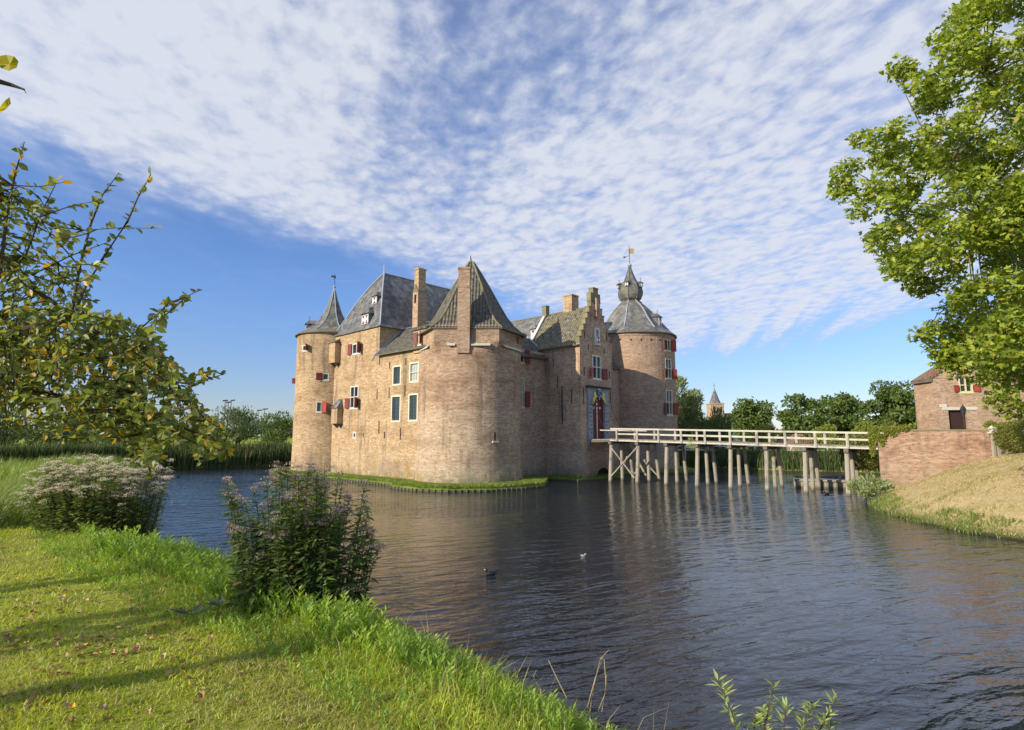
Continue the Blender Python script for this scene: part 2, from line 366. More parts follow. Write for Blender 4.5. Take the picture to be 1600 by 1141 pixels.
# ------------------------------------------------------------------ terrain and water
rng = np.random.default_rng(7); random.seed(7)
SHORE = [(8, -2), (4.7, .8), (3.0, 2.6), (1.65, 4.3), (-.45, 6.45), (-2.8, 8.6), (-5.9, 10.3), (-9.0, 14.2), (-12.6, 19), (-18, 27), (-25, 36), (-32, 47), (-40, 58),
         (-42, 65.6), (-36, 71.5), (-29.6, 76.5), (-16, 88), (0, 95), (14, 90), (22, 74), (25, 69), (31, 64.5), (40, 60), (47, 53), (43, 46), (30.2, 43.2), (25.6, 39.2),
         (23.9, 36.6), (21.2, 33.8), (19.9, 31), (18.8, 27.5), (18.8, 24), (19.8, 21), (23, 15), (27, 5), (27, -14), (16, -14)]
SP = np.array(SHORE, dtype=float)
def sdist(X, Y):                                     # positive on land
    A = SP; B = np.roll(SP, -1, 0); best = np.full(X.shape, 1e9); ins = np.zeros(X.shape, bool)
    for a, b in zip(A, B):
        d = b-a; t = np.clip(((X-a[0])*d[0]+(Y-a[1])*d[1])/(d@d), 0, 1)
        best = np.minimum(best, np.hypot(X-a[0]-t*d[0], Y-a[1]-t*d[1]))
        c = (a[1] > Y) != (b[1] > Y)
        xi = a[0]+(Y-a[1])*d[0]/(d[1] if d[1] else 1e-9)
        ins ^= c & (X < xi)
    return np.where(ins, -best, best)
def wob(X, Y, s=1., k=0): return (np.sin(X*.9*s+1.3+k)*np.cos(Y*.7*s+.4+k)+.5*np.sin(X*2.3*s+Y*1.9*s+k)+.3*np.cos(X*4.1*s-Y*3.3*s))/1.8
def height(X, Y):
    d = sdist(X, Y)+.12*wob(X, Y, 1.3)
    ss = lambda a, b, x: (lambda t: t*t*(3-2*t))(np.clip((x-a)/(b-a), 0, 1))
    near = 1-ss(11, 30, Y-.2*X) ; near = np.where(X > 12, 0, near)
    right = ss(13, 17, X)*(1-ss(41, 48, Y+.0*X))
    H = 1.1+near*1.15+right*2.3
    W = 2.2-near*.7+right*7.5
    x = np.clip(d/W, 0, 1)
    prof = np.where(x < 1, 1-(1-x)**1.8, 1)
    h = H*prof+.03*wob(X, Y, 2.1)*np.clip(d, 0, 1)
    h += near*ss(6, 14, -X+Y*.3-3)*0.10
    far = np.hypot(X, Y); h += ss(90, 400, far)*.5
    return np.where(d < 0, np.maximum(d*.9, -2.2), h)
def hz(x, y): return float(height(np.array([float(x)]), np.array([float(y)]))[0])
def axis(*seg):
    out = []
    for a, b, s in seg: out += list(np.arange(a, b, s))
    return np.array(out)
geo = lambda a, n, r: a*r**np.arange(1, n)
gx = np.concatenate([-geo(60, 12, 1.45)[::-1], axis((-60, -15, 1.2), (-15, 7, .22), (7, 16, 1), (16, 40, .4), (40, 70, 1.5)), geo(70, 12, 1.45)])
gy = np.concatenate([-geo(12, 9, 1.7)[::-1], axis((-12, -1, 1), (-1, 16, .22), (16, 46, .5), (46, 110, 1.3)), geo(110, 12, 1.4)])
GX, GY = np.meshgrid(gx, gy); GZ = height(GX, GY)
V = np.stack([GX, GY, GZ], -1).reshape(-1, 3); nx, ny = len(gx), len(gy)
I, J = np.meshgrid(np.arange(nx-1), np.arange(ny-1)); a = (J*nx+I).ravel()
Fc = np.stack([a, a+1, a+nx+1, a+nx], -1)
def ground_mat():
    t = NT('ground'); p = t.pos(); x, y, z = t.xyz(p)
    n = t.noise(p, 2.2, 6, .7); n2 = t.noise(p, 14, 5, .75); n3 = t.noise(p, .35, 3, .6); n4 = t.noise(p, .9, 4, .6)
    lawn = t.mix(t.ss(n, .35, .7), (.21, .28, .02), (.36, .39, .05)); lawn = t.mix(t.ss(n2, .45, .72), lawn, (.42, .40, .12))
    lawn = t.mix(t.math('MULTIPLY', t.ss(n4, .54, .66), .7), lawn, (.20, .15, .07))
    dry = t.mix(t.ss(n, .32, .68), (.56, .44, .24), (.40, .31, .14)); dry = t.mix(t.ss(n2, .5, .7), dry, (.62, .52, .30)); dry = t.mix(t.ss(n4, .60, .74), dry, (.22, .22, .06))
    right = t.math('MULTIPLY', t.ss(x, 12, 15), t.ss(y, 47, 41))
    low = t.ss(z, .5, .1)
    dry = t.mix(low, dry, (.10, .13, .03))
    col = t.mix(right, lawn, dry)
    mud = t.ss(z, .16, .02); col = t.mix(mud, col, (.05, .042, .025))
    return t.pbr(col, .95, t.bump(t.math('ADD', n2, n), .05), 0, .1)
M['ground'] = ground_mat()
g = fastmesh('ground', V, Fc, M['ground'], smooth=True, origin=False); tag(g, kind='structure')
def water_mat():
    t = NT('moat_water'); p = t.pos()
    q = t.mapping(t.mapping(p, (1, 1, 1), (0, 0, math.radians(-24))), (.42, 1.3, 1))
    w1 = t.noise(q, 1.55, 2.5, .55, .4)
    q2 = t.mapping(t.mapping(p, (1, 1, 1), (0, 0, math.radians(-8))), (.6, 1.3, 1))
    w2 = t.noise(q2, 4.2, 3, .62, .3)
    w3 = t.noise(t.mapping(t.mapping(p, (1, 1, 1), (0, 0, math.radians(-30))), (.7, 1.2, 1)), 10, 2, .6)
    calm = t.noise(t.mapping(p, (.6, 1, 1)), .12, 3, .5)
    k = t.ss(calm, .35, .65, .55, 1.15)
    h = t.math('ADD', t.math('ADD', t.math('MULTIPLY', w1, .088), t.math('MULTIPLY', w2, .019)), t.math('MULTIPLY', w3, .0045))
    h = t.math('MULTIPLY', h, k)
    return t.pbr((.014, .018, .025), .01, t.bump(h, 1.0), 0, .78)
M['water'] = water_mat()
m = MB(); m.face([(-75, -25, 0), (75, -25, 0), (75, 120, 0), (-75, 120, 0)]); w = build('water', m, M['water']); tag(w, kind='structure')
w.data.materials[0].node_tree.nodes['Principled BSDF'].inputs['IOR'].default_value = 1.37

# ------------------------------------------------------------------ castle
d1 = Vector((-.725, .688, 0)).normalized(); d2 = Vector((.688, .725, 0)).normalized()
n1 = -d2.copy(); n2 = -d1.copy(); UP = Vector((0, 0, 1))           # n1 faces the sun and the camera's left, n2 faces the bridge
A = Vector((-3.7, 48.8, 0)); B = Vector((-19.9, 60.8, 0)); C = Vector((14.6, 67, 0))
C1 = Vector((-12.5, 51.85, 0)); G1 = Vector((6.2, 50.4, 0))
castle = thing('castle', (0, 60, .3), 'brick moated castle with round corner towers and steep slate roofs on its grass island', 'castle')
def sheet(mb, fm, us, zs, holes, mi=0, rev=.22, uk=1., revmi=None):
    us = sorted(set([round(u, 5) for u in us]+[round(h[i], 5) for h in holes for i in (0, 1)]))
    zs = sorted(set([round(z, 5) for z in zs]+[round(h[i], 5) for h in holes for i in (2, 3)]))
    for i in range(len(us)-1):
        for j in range(len(zs)-1):
            cu, cz = (us[i]+us[i+1])/2, (zs[j]+zs[j+1])/2
            if any(h[0] < cu < h[1] and h[2] < cz < h[3] for h in holes): continue
            a, b, c, d = us[i], us[i+1], zs[j], zs[j+1]
            mb.face([fm(a, c, 0), fm(b, c, 0), fm(b, d, 0), fm(a, d, 0)], mi, [(a*uk, c), (b*uk, c), (b*uk, d), (a*uk, d)])
    for h in holes:
        a, b, c, d = h[:4]; R = h[4] if len(h) > 4 else rev; k = mi if revmi is None else revmi
        mb.face([fm(a, c, 0), fm(a, d, 0), fm(a, d, R), fm(a, c, R)], k); mb.face([fm(b, d, 0), fm(b, c, 0), fm(b, c, R), fm(b, d, R)], k)
        mb.face([fm(b, c, 0), fm(a, c, 0), fm(a, c, R), fm(b, c, R)], k); mb.face([fm(a, d, 0), fm(b, d, 0), fm(b, d, R), fm(a, d, R)], k)
        mb.face([fm(a, c, R-.02), fm(b, c, R-.02), fm(b, d, R-.02), fm(a, d, R-.02)], len(MATW)-1)
MATW = []
def wallmats(*a):
    global MATW; MATW = [*a, M['dark']]; return MATW
# planar wall frame: origin P, direction t, outward normal n
def pmap(P, t, n): return lambda u, z, d: Vector((P.x+t.x*u-n.x*d, P.y+t.y*u-n.y*d, z))
def cmap(c, Rf): return lambda u, z, d: Vector((c.x+(Rf(u, z)-d)*math.cos(u), c.y+(Rf(u, z)-d)*math.sin(u), z))
STY = {'cross': (2, 2, .5), 'sash': (3, 4, .5), 'lead': (2, 5, .5), 'two': (2, 1, .5), 'one': (1, 1, .5), 'bars': (3, 5, .5)}
def window(parent, c, t, n, w, h, style='cross', fr='cream', gl='glass', proud=.012, sill=True, upper=None, label=None):
    """c: centre on the wall face; t: to the viewer's right; n: outward"""
    c = Vector(c); t = Vector(t); n = Vector(n); m = MB(); f = min(.14, w*.17)
    back = c-n*.10
    def bar(u0, u1, z0, z1, o, th, mi): m.obox(c+t*(u0+u1)/2+UP*(z0+z1)/2+n*(o-th/2), t*(u1-u0)/2, n*th/2, UP*(z1-z0)/2, mi)
    W, H = w/2, h/2
    bar(-W, -W+f, -H, H, proud, .16, 0); bar(W-f, W, -H, H, proud, .16, 0)
    bar(-W+f, W-f, H-f, H, proud-.003, .16, 0); bar(-W+f, W-f, -H, -H+f, proud-.003, .16, 0)
    if sill: bar(-W-.06, W+.06, -H-.09, -H, .05, .2, 0)
    bar(-W+f, W-f, -H+f, H-f, -.15, .02, 1)
    if upper and upper in M: bar(-W+f+.03, W-f-.03, .05, H-f-.02, -.135, .012, 2)
    if style == 'cross': bar(-.055, .055, -H+f, H-f, proud-.01, .12, 0); bar(-W+f, -.04, -.03, .06, proud-.012, .12, 0); bar(.04, W-f, -.03, .06, proud-.012, .12, 0)
    elif style == 'two': bar(-.045, .045, -H+f, H-f, proud-.01, .12, 0)
    elif style == 'sash':
        bar(-W+f, W-f, -.03, .03, proud-.04, .06, 0)
        for k in (-1, 1): bar(k*w*.14-.015, k*w*.14+.015, -H+f, H-f, -.105, .03, 0)
        for k in (-.5, .5): bar(-W+f, W-f, k*H-.015, k*H+.015, -.107, .03, 0)
    elif style == 'lead':
        for k in range(1, 6): z = -H+f+(h-2*f)*k/6; bar(-W+f, W-f, z-.012, z+.012, -.13, .02, 3)
        for k in range(1, 4): u = -W+f+(w-2*f)*k/4; bar(u-.01, u+.01, -H+f, H-f, -.132, .02, 3)
    o = build('window', m, [M[fr], M[gl], M[upper or gl], M['iron']], parent)
    if label: o['label'] = label
    return o
def shutter(parent, c, t, n, side, w, h, ang=150, mat='redp', hinge=None):
    """side -1 left / +1 right of a window centred at c with half width hinge; opened by ang degrees (180 = flat on the wall)"""
    c = Vector(c); t = Vector(t); n = Vector(n); a = math.radians(180-ang)
    dr = (t*side*math.cos(a)+n*math.sin(a)).normalized(); nn = (n*math.cos(a)-t*side*math.sin(a)).normalized()
    hp = c+t*side*hinge+n*.06; m = MB()
    m.obox(hp+dr*w/2, dr*w/2, nn*.022, UP*h/2, 0)
    for z in (-.32, .32): m.obox(hp+dr*w/2+UP*z*h+nn*.03, dr*w*.46, nn*.012, UP*.04, 0)
    m.obox(hp+dr*.02, dr*.03, nn*.04, UP*h*.36, 1)
    return build('shutter', m, [M[mat], M['iron']], parent)
def anchor(mb, P, n, L=.8, mi=0): mb.beam(P+n*.04-UP*L/2, P+n*.04+UP*L/2, .05, .05, mi); 
def hourglass(mb, c, t, n, w, h, mw, mr):
    c = Vector(c); mb.obox(c, t*w/2, n*.02, UP*h/2, mw)
    for s in (-1, 1): mb.face([c+n*.025-t*w*.42*s+UP*s*h*.46, c+n*.025-UP*s*h*-.04*0+UP*s*h*.02, c+n*.025+t*w*.42*s+UP*s*h*.46][::1], mr)
def dormer(parent, c, n, w, h, dep, k=1):
    """c: bottom centre of the front; n outward"""
    n = Vector(n); t = Vector((-n.y, n.x, 0)); c = Vector(c); m = MB()
    m.obox(c-n*dep/2+UP*h/2, t*w/2, n*dep/2, UP*h/2, 0)
    pw = (w*.92)/k
    for i in range(k): hourglass(m, c+n*.03+t*(i-(k-1)/2)*pw+UP*h*.48, t, n, pw*.94, h*.84, 1, 2)
    e = .12; b = [c+n*.18+t*(w/2+e)+UP*h, c+n*.18-t*(w/2+e)+UP*h, c-n*dep-t*(w/2+e)+UP*h, c-n*dep+t*(w/2+e)+UP*h]
    r0 = c-n*(w*.35)+UP*(h+w*.62); r1 = c-n*(dep+.3)+UP*(h+w*.62)
    m.face([b[1], b[0], r0], 0); m.face([b[0], b[3], r1, r0], 0); m.face([b[2], b[1], r0, r1], 0); m.face([b[0], b[1], b[2], b[3]], 0)
    m.tube([r0-UP*.05, r0+UP*.45], [.035, .02], 5, 3); m.lathe(r0+UP*.3, [(0, -.07), (.07, 0), (0, .07)], 6, 3)
    return build('dormer', m, [M['slate'], M['white'], M['redp'], M['lead_d']], parent)
def hips(parent, lines, r=.07, mat='lead'):
    for L in lines: m = MB(); m.tube(L, r, 5); build('hip_flashing', m, M[mat], parent)
def cylpos(px, py, c, R):
    p = oncyl(px, py, c.x, c.y, R); a = math.atan2(p.y-c.y, p.x-c.x); n = Vector((math.cos(a), math.sin(a), 0)); t = Vector((-n.y, n.x, 0))
    return Vector((c.x+R*n.x, c.y+R*n.y, p.z)), t, n, a
def cylwin(px0, px1, py0, py1, c, R, wide=None):
    a0 = cylpos(px0, (py0+py1)/2, c, R)[3]; a1 = cylpos(px1, (py0+py1)/2, c, R)[3]
    if wide: am = (a0+a1)/2; a0, a1 = am-wide/2/R, am+wide/2/R
    P, t, n, a = cylpos((px0+px1)/2, py1, c, R); z0 = P.z; z1 = cylpos((px0+px1)/2, py0, c, R)[0].z
    am = (a0+a1)/2; n = Vector((math.cos(am), math.sin(am), 0)); t = Vector((-n.y, n.x, 0))
    return Vector((c.x+R*n.x, c.y+R*n.y, (z0+z1)/2)), t, n, (a1-a0)*R, z1-z0, (a0, a1, z0, z1)
def holecyl(w, m=.01): return (w[5][0]+m, w[5][1]-m, w[5][2]+.03, w[5][3]-.03)

# ---- front round tower
HEX = [Vector(p) for p in ((-6.35, 44.55), (-1.05, 44.55), (.85, 48.3), (-1.0, 53.0), (-6.3, 53.0), (-8.15, 48.3))]
def hexr(a):
    a = a % (2*PI); d = Vector((math.cos(a), math.sin(a))); best = 9
    for i in range(6):
        p = HEX[i]-A.xy; q = HEX[(i+1) % 6]-A.xy; e = q-p; den = d.x*e.y-d.y*e.x
        if abs(den) < 1e-9: continue
        k = (p.x*e.y-p.y*e.x)/den; s = (p.x*d.y-p.y*d.x)/den
        if k > 0 and -1e-6 <= s <= 1+1e-6: best = min(best, k)
    return best
def RA(a, z):
    r = 4.48+max(0, (3.2-z))*.03+max(0, 1.2-z)*.08
    if z > 10.7: k = min(1, (z-10.7)/.9); r = r*(1-k)+hexr(a)*k
    return r
M['upper'] = brick('reddish_upper_brick', (.44, .275, .17), (.55, .37, .24), (.46, .37, .27), contrast=1.1)
mA = wallmats(M['pale'], M['upper'])
mb = MB(); fm = cmap(A, RA)
us = [2*PI*k/72-PI for k in range(73)]+[math.atan2(p.y-A.y, p.x-A.x) for p in HEX]
slitA = cylwin(772.5, 775.5, 676, 689, A, 4.5)
zs1 = [-.6, .3, .8, 1.2, 2, 3.2, 4.5, 6.05]; zs2 = [6.05, 7.5, 9, 10.7, 11.0, 11.3, 11.6, 12.95]
sheet(mb, fm, us, zs1, [(slitA[5][0], slitA[5][1], slitA[5][2], slitA[5][3])], 0, uk=4.5)
wr = onplane(809, 539, (0.0, 46.6), (.89, -.45)); aw = math.atan2(wr.y-A.y, wr.x-A.x)
sheet(mb, fm, us, zs2, [(aw-.04, aw+.04, 11.9, 12.5)], 1, uk=4.5)
towerA = build('round_tower', mb, mA, castle)
m = MB(); m.obox(slitA[0]-UP*(slitA[4]/2+.08)+slitA[2]*.05, slitA[1]*.28, slitA[2]*.08, UP*.07); build('stone_sill', m, M['stone'], towerA)
for (x0, x1, off) in ((-5.25, -4.6, 0), (-3.3, -1.75, 0)):
    m = MB(); m.prism([(x0, 44.28, 11.3), (x1, 44.28, 11.3), (x1, 44.6, 11.46), (x0, 44.6, 11.46)], (0, 0, -.09)); build('weathering_ledge', m, M['stone'], towerA)
for (i, j, s0, s1) in ((1, 2, .15, .95), (5, 0, .1, .75)):
    p = HEX[i].lerp(HEX[j], s0); q = HEX[i].lerp(HEX[j], s1); e = (q-p).normalized(); n = Vector((e.y, -e.x, 0))
    m = MB(); P = Vector((p.x, p.y, 11.42)); Q = Vector((q.x, q.y, 11.42)); m.prism([P+n*.22-UP*.12, Q+n*.22-UP*.12, Q+UP*.05, P+UP*.05], (0, 0, -.09)); build('weathering_ledge', m, M['stone'], towerA)
# bell-cast tiled roof
apx = Vector((-3.68, 48.8))
def ring(s, z, e=.0): return [Vector((apx.x+(p.x-apx.x)*s, apx.y+(p.y-apx.y)*s*(.93 if s > 1 else 1), z)) for p in HEX]
prof = [(1.10, 12.74), (.985, 13.0), (.85, 13.5), (.70, 14.4), (.54, 15.7), (.36, 17.2), (.18, 18.6), (.05, 19.55)]
mb = MB(); rr = [ring(s, z) for s, z in prof]; mb.loft(rr, 0); mb.face([p-UP*.1 for p in rr[0]][::-1], 1)
for k in range(6): mb.face([rr[0][k]-UP*.1, rr[0][(k+1) % 6]-UP*.1, rr[0][(k+1) % 6], rr[0][k]], 1)
mb.face(rr[-1], 0)
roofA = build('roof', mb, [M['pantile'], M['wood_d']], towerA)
hips(towerA, [[r[k]+UP*.02 for r in rr] for k in range(6)], .075, 'coping')
m = MB(); q = Vector((apx.x, apx.y, 19.4)); m.tube([q+Vector((.3, 0, -.1)), q+Vector((-.05, 0, .1)), q+Vector((-.12, 0, .75))], [.2, .17, .08], 6); build('finial', m, M['lead_d'], towerA)
m = MB(); m.box(-4.42, -3.42, 44.2, 45.5, 10.6, 16.1); m.box(-4.38, -3.46, 44.24, 45.46, 16.1, 17.72); m.box(-4.46, -3.38, 44.16, 45.54, 16.02, 16.12); m.box(-4.43, -3.41, 44.19, 45.51, 17.55, 17.68)
build('chimney', m, M['pink'], towerA)
# ---- hall range between front tower and keep
def PW(px0, px1, py0, py1, P, n, t):
    a = onplane(px0, (py0+py1)/2, P, n); b = onplane(px1, (py0+py1)/2, P, n); c = onplane((px0+px1)/2, py0, P, n); d = onplane((px0+px1)/2, py1, P, n)
    u0 = (a-Vector((P.x, P.y, a.z))).dot(t); u1 = (b-Vector((P.x, P.y, b.z))).dot(t)
    return u0, u1, d.z, c.z
def planarwin(parent, w, P, n, t, **k):
    u0, u1, z0, z1 = w; c = Vector((P.x, P.y, 0))+t*(u0+u1)/2+UP*(z0+z1)/2
    return window(parent, c, t, n, u1-u0, z1-z0, **k), c
tL = -d1                                             # to the viewer's right along the left facade
hw = [PW(613.3, 626.5, 571.1, 602.4, C1, n1, tL), PW(639.6, 654.3, 565.8, 597.8, C1, n1, tL), PW(611, 625.8, 617.8, 659.6, C1, n1, tL), PW(638, 652.8, 615, 658.6, C1, n1, tL)]
mb = MB(); wallmats(M['tan'])
fmH = pmap(C1, tL, n1)
holes = [(a+.03, b-.03, c+.03, d-.03) for a, b, c, d in hw]
sheet(mb, fmH, [0, 2, 4, 7.2], [-.5, 2, 4, 6, 8, 10, 11.7], holes, 0)
for k in ((9.2), ):
    pass
hall = build('hall_range', mb, MATW, castle)
for i, wdw in enumerate(hw):
    planarwin(hall, wdw, C1, n1, tL, style='sash' if i == 1 else 'lead', gl='glass_l' if i == 1 else 'glass_b', label='sash window with white glazing bars and pale blind' if i == 1 else None, sill=False)
# side niche frame, iron wall anchors
m = MB()
for px, py, L in ((609.3, 571, .65), (634.6, 565, .6), (608.3, 614, 1.0), (633.2, 611, 1.0), (592.5, 668, 1.2), (601.2, 680, .6), (568, 680, .4), (589.5, 617, .9), (626, 678, 1.0)):
    P = onplane(px, py, C1, n1); m = MB(); anchor(m, P, n1, L); build('wall_anchor', m, M['iron'], hall)
# hall roof
def P3(o, a, b, z): return Vector((o.x, o.y, 0))+d1*a+d2*b+UP*z
mb = MB(); E = P3(C1, .0, -.35, 11.55)
a0, a1 = -7.6, 0.0
mb.face([P3(C1, a1, -.38, 11.5), P3(C1, a0, -.38, 11.5), P3(C1, a0, 2.6, 14.2), P3(C1, a1, 2.6, 14.2)], 0)
mb.face([P3(C1, a1, 2.6, 14.2), P3(C1, a0, 2.6, 14.2), P3(C1, a0, 5.8, 15.5), P3(C1, a1, 5.8, 15.5)], 0)
mb.face([P3(C1, a1, 5.8, 15.5), P3(C1, a0, 5.8, 15.5), P3(C1, a0, 9, 12.4), P3(C1, a1, 9, 12.4)], 0)
mb.face([P3(C1, a1, -.38, 11.4), P3(C1, a1, -.38, 11.5), P3(C1, a0, -.38, 11.5), P3(C1, a0, -.38, 11.4)][::-1], 1)
mb.face([P3(C1, a0, -.38, 11.4), P3(C1, a0, 0, 11.5), P3(C1, a1, 0, 11.5), P3(C1, a1, -.38, 11.4)], 1)
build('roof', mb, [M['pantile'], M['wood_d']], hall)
m = MB(); m.tube([P3(C1, .03, -.75, 10.95), P3(C1, .03, -.42, 11.5), P3(C1, -.02, 1.0, 12.85), P3(C1, -.02, 2.6, 14.28), P3(C1, -.02, 5.8, 15.6)], .09, 5); build('verge_flashing', m, M['lead'], hall)
# little raised bay with shuttered window against the front tower
bay = P3(C1, -5.75, -.12, 0); m = MB()
wb = onplane(648, 536.5, bay, n1)
m.obox(bay+UP*12.1+(-d1)*.7+d2*1.2, d1*1.0, d2*1.2, UP*1.0, 0); m.obox(bay+UP*13.2+(-d1)*.7+d2*1.2, d1*1.1, d2*1.35, UP*.1, 1)
bayo = build('window_bay', m, [M['tan'], M['pantile']], hall)
wbc = bay-d1*.62+UP*12.35-d2*.0
window(bayo, wbc, tL, n1, .5, 1.15, 'one', 'stone', 'glass'); shutter(bayo, wbc, tL, n1, -1, .42, 1.1, 165, 'redp', .25); shutter(bayo, wbc, tL, n1, 1, .3, 1.1, 120, 'redp', .25)
# ---- keep
KW = 8.6; KD = 18.0
kw = [PW(550.4, 563.8, 536, 553.5, C1, n1, tL), PW(546.9, 559.8, 603, 638.4, C1, n1, tL), PW(551.5, 555.9, 675.7, 685, C1, n1, tL)]
mb = MB(); wallmats(M['tan'])
sheet(mb, fmH, [-KW, -6, -3, 0], [-.5, 2, 4, 6, 8, 10, 12, 14.42], [(a+.02, b-.02, c+.02, d-.02) for a, b, c, d in kw], 0)
sheet(mb, pmap(C1, d2, n2), [0, 4, 9, 14, KD], [-.5, 5, 10, 14.42], [], 0)
kp = P3(C1, KW, 0, 0)
sheet(mb, pmap(P3(C1, KW, KD, 0), -d2, d1), [0, 9, KD], [-.5, 7, 14.42], [], 0); sheet(mb, pmap(P3(C1, 0, KD, 0), d1, d2), [0, KW], [-.5, 7, 14.42], [], 0)
keep = build('keep', mb, MATW, castle)
w, c = planarwin(keep, kw[0], C1, n1, tL, style='two', fr='stone'); hwid = (kw[0][1]-kw[0][0])/2; hh = kw[0][3]-kw[0][2]
shutter(keep, c, tL, n1, -1, .62, hh*.98, 172, 'redp', hwid); shutter(keep, c, tL, n1, 1, .62, hh*.98, 118, 'redp', hwid)
w, c = planarwin(keep, kw[1], C1, n1, tL, style='cross', fr='stone', gl='glass'); hwid = (kw[1][1]-kw[1][0])/2; hh = kw[1][3]-kw[1][2]
shutter(keep, c-UP*hh*.26, tL, n1, -1, .66, hh*.46, 170, 'redp', hwid); shutter(keep, c-UP*hh*.26, tL, n1, 1, .66, hh*.46, 122, 'redp', hwid)
planarwin(keep, kw[2], C1, n1, tL, style='one', fr='white', sill=False)
# keep roof (hipped, bell-cast)
plan = [(0, 0), (KW, 0), (KW, KD), (0, KD)]; ridge = [(KW/2, 3.1), (KW/2, 3.1), (KW/2, KD-3.1), (KW/2, KD-3.1)]
prof = [(-.06, 14.28), (.03, 14.7), (.14, 15.45), (.30, 16.7), (.5, 18.2), (.75, 19.75), (1, 21.0)]
rings = [[P3(C1, p[0]+(r[0]-p[0])*s, p[1]+(r[1]-p[1])*s, z) for p, r in zip(plan, ridge)] for s, z in prof]
mb = MB()
for i in range(len(rings)-1):
    for k in range(4):
        q = [rings[i][(k+1) % 4], rings[i][k], rings[i+1][k], rings[i+1][(k+1) % 4]]
        if (q[2]-q[3]).length < 1e-4: q = q[:3]
        mb.face(q, 0)
mb.face(rings[0], 1)
build('roof', mb, [M['slate'], M['wood_d']], keep)
hips(keep, [[r[k]+UP*.03 for r in rings] for k in (0, 1, 3)]+[[rings[-1][0], rings[-1][2]]], .075, 'lead')
m = MB()
for k in (0, 2): r = rings[-1][k]; m.tube([r, r+UP*.9], [.06, .04], 6); m.lathe(r+UP*.75, [(0, -.1), (.1, -.04), (.1, .04), (0, .1)], 8); build('finial', m, M['lead'], keep); m = MB()
build('finial', m, M['lead'], keep) if 0 else None
def kdorm(px, py, w, h, dep, k, off):
    P = onplane(px, py, P3(C1, 0, off, 0), n1); return dormer(keep, P, n1, w, h, dep, k)
kdorm(570.5, 507.5, 1.3, 1.1, 1.3, 2, .12); kdorm(585.5, 476, .85, .85, 1.1, 1, 1.02)
m = MB(); ch = onplane(655, 500, P3(C1, -.6, 0, 0), n2); ch.z = 0
def chim(m, c, wa, wb, z0, z1, mi=0): m.obox(Vector((c.x, c.y, (z0+z1)/2)), d2*wa/2, d1*wb/2, UP*(z1-z0)/2, mi)
chim(m, ch, 1.05, .85, 12.5, 18.2, 2); chim(m, ch, .88, .7, 18.2, 20.5); chim(m, ch, 1.0, .82, 20.5, 20.62); 
for s in (-.3, 0, .3): m.tube([ch+d2*s+UP*20.6, ch+d2*s+UP*20.85], .09, 6, 0)
q = [ch+d2*.66+d1*.5*s+UP*18.15 for s in (-1, 1)]+[ch-d2*.66+d1*.5*s+UP*18.15 for s in (-1, 1)]
m.prism([ch+d1*.45-d2*.56+UP*18.18, ch-d1*.45-d2*.56+UP*18.18, ch-d2*.56+UP*19.0], d2*1.12, 1)
m.obox(ch-d2*.54+UP*17.5, d1*.13, d2*.02, UP*.42, 3)
build('chimney', m, [M['tan'], M['coping'], M['pink'], M['dark']], keep)
# ---- north-west spire tower
RB = 3.6
def RBf(a, z): return RB+max(0, 3-z)*.02
bw = [cylwin(472.5, 481, 538.5, 548.8, B, RB), cylwin(503.6, 514, 583, 594.4, B, RB), cylwin(493.6, 503, 627.4, 644.3, B, RB)]
mb = MB(); wallmats(M['tan']); us = [2*PI*k/56-PI for k in range(57)]
sheet(mb, cmap(B, RBf), us, [-.5, 1.5, 3, 6, 9, 12, 14.85], [holecyl(x) for x in bw], 0, uk=RB)
towerB = build('spire_tower', mb, MATW, castle)
for i, x in enumerate(bw):
    c, t, n, w_, h_ = x[:5]; c = c-n*.02; window(towerB, c, t, n, w_, h_, 'one', 'stone', 'glass_b' if i == 2 else 'glass')
    if i == 0: shutter(towerB, c, t, n, 1, .5, h_, 120, 'redp', w_/2)
    if i == 1: shutter(towerB, c, t, n, -1, .6, h_, 165, 'redp', w_/2)
    if i == 2: shutter(towerB, c, t, n, 1, .65, h_*1.05, 150, 'redp2', w_/2)['label'] = 'bright red shutter'
P, t, n, a = cylpos(461, 593.5, B, RB); P, t, n, a = Vector((B.x+RB*math.cos(3.35), B.y+RB*math.sin(3.35), 9.9)), None, Vector((math.cos(3.35), math.sin(3.35), 0)), 0; t = Vector((-n.y, n.x, 0))
shutter(towerB, P, t, n, -1, .34, .6, 95, 'redp', .1)
ho = PI/8+.2; prof = [(1.055, 14.7), (.97, 15.0), (.74, 15.4), (.54, 15.95), (.38, 16.7), (.27, 17.4), (.18, 18.3), (.10, 19.2), (.035, 20.15)]
rr = [[Vector((B.x+RB*1.02*s*math.cos(ho+k*PI/4)*(1.03), B.y+RB*1.02*s*math.sin(ho+k*PI/4)*1.03, z)) for k in range(8)] for s, z in prof]
mb = MB()
circ = [[Vector((B.x+RB*1.07*math.cos(2*PI*k/48+ho), B.y+RB*1.07*math.sin(2*PI*k/48+ho), z)) for k in range(48)] for z in (14.68, 14.8)]
mb.loft(circ, 1); mb.face(circ[0][::-1], 1)
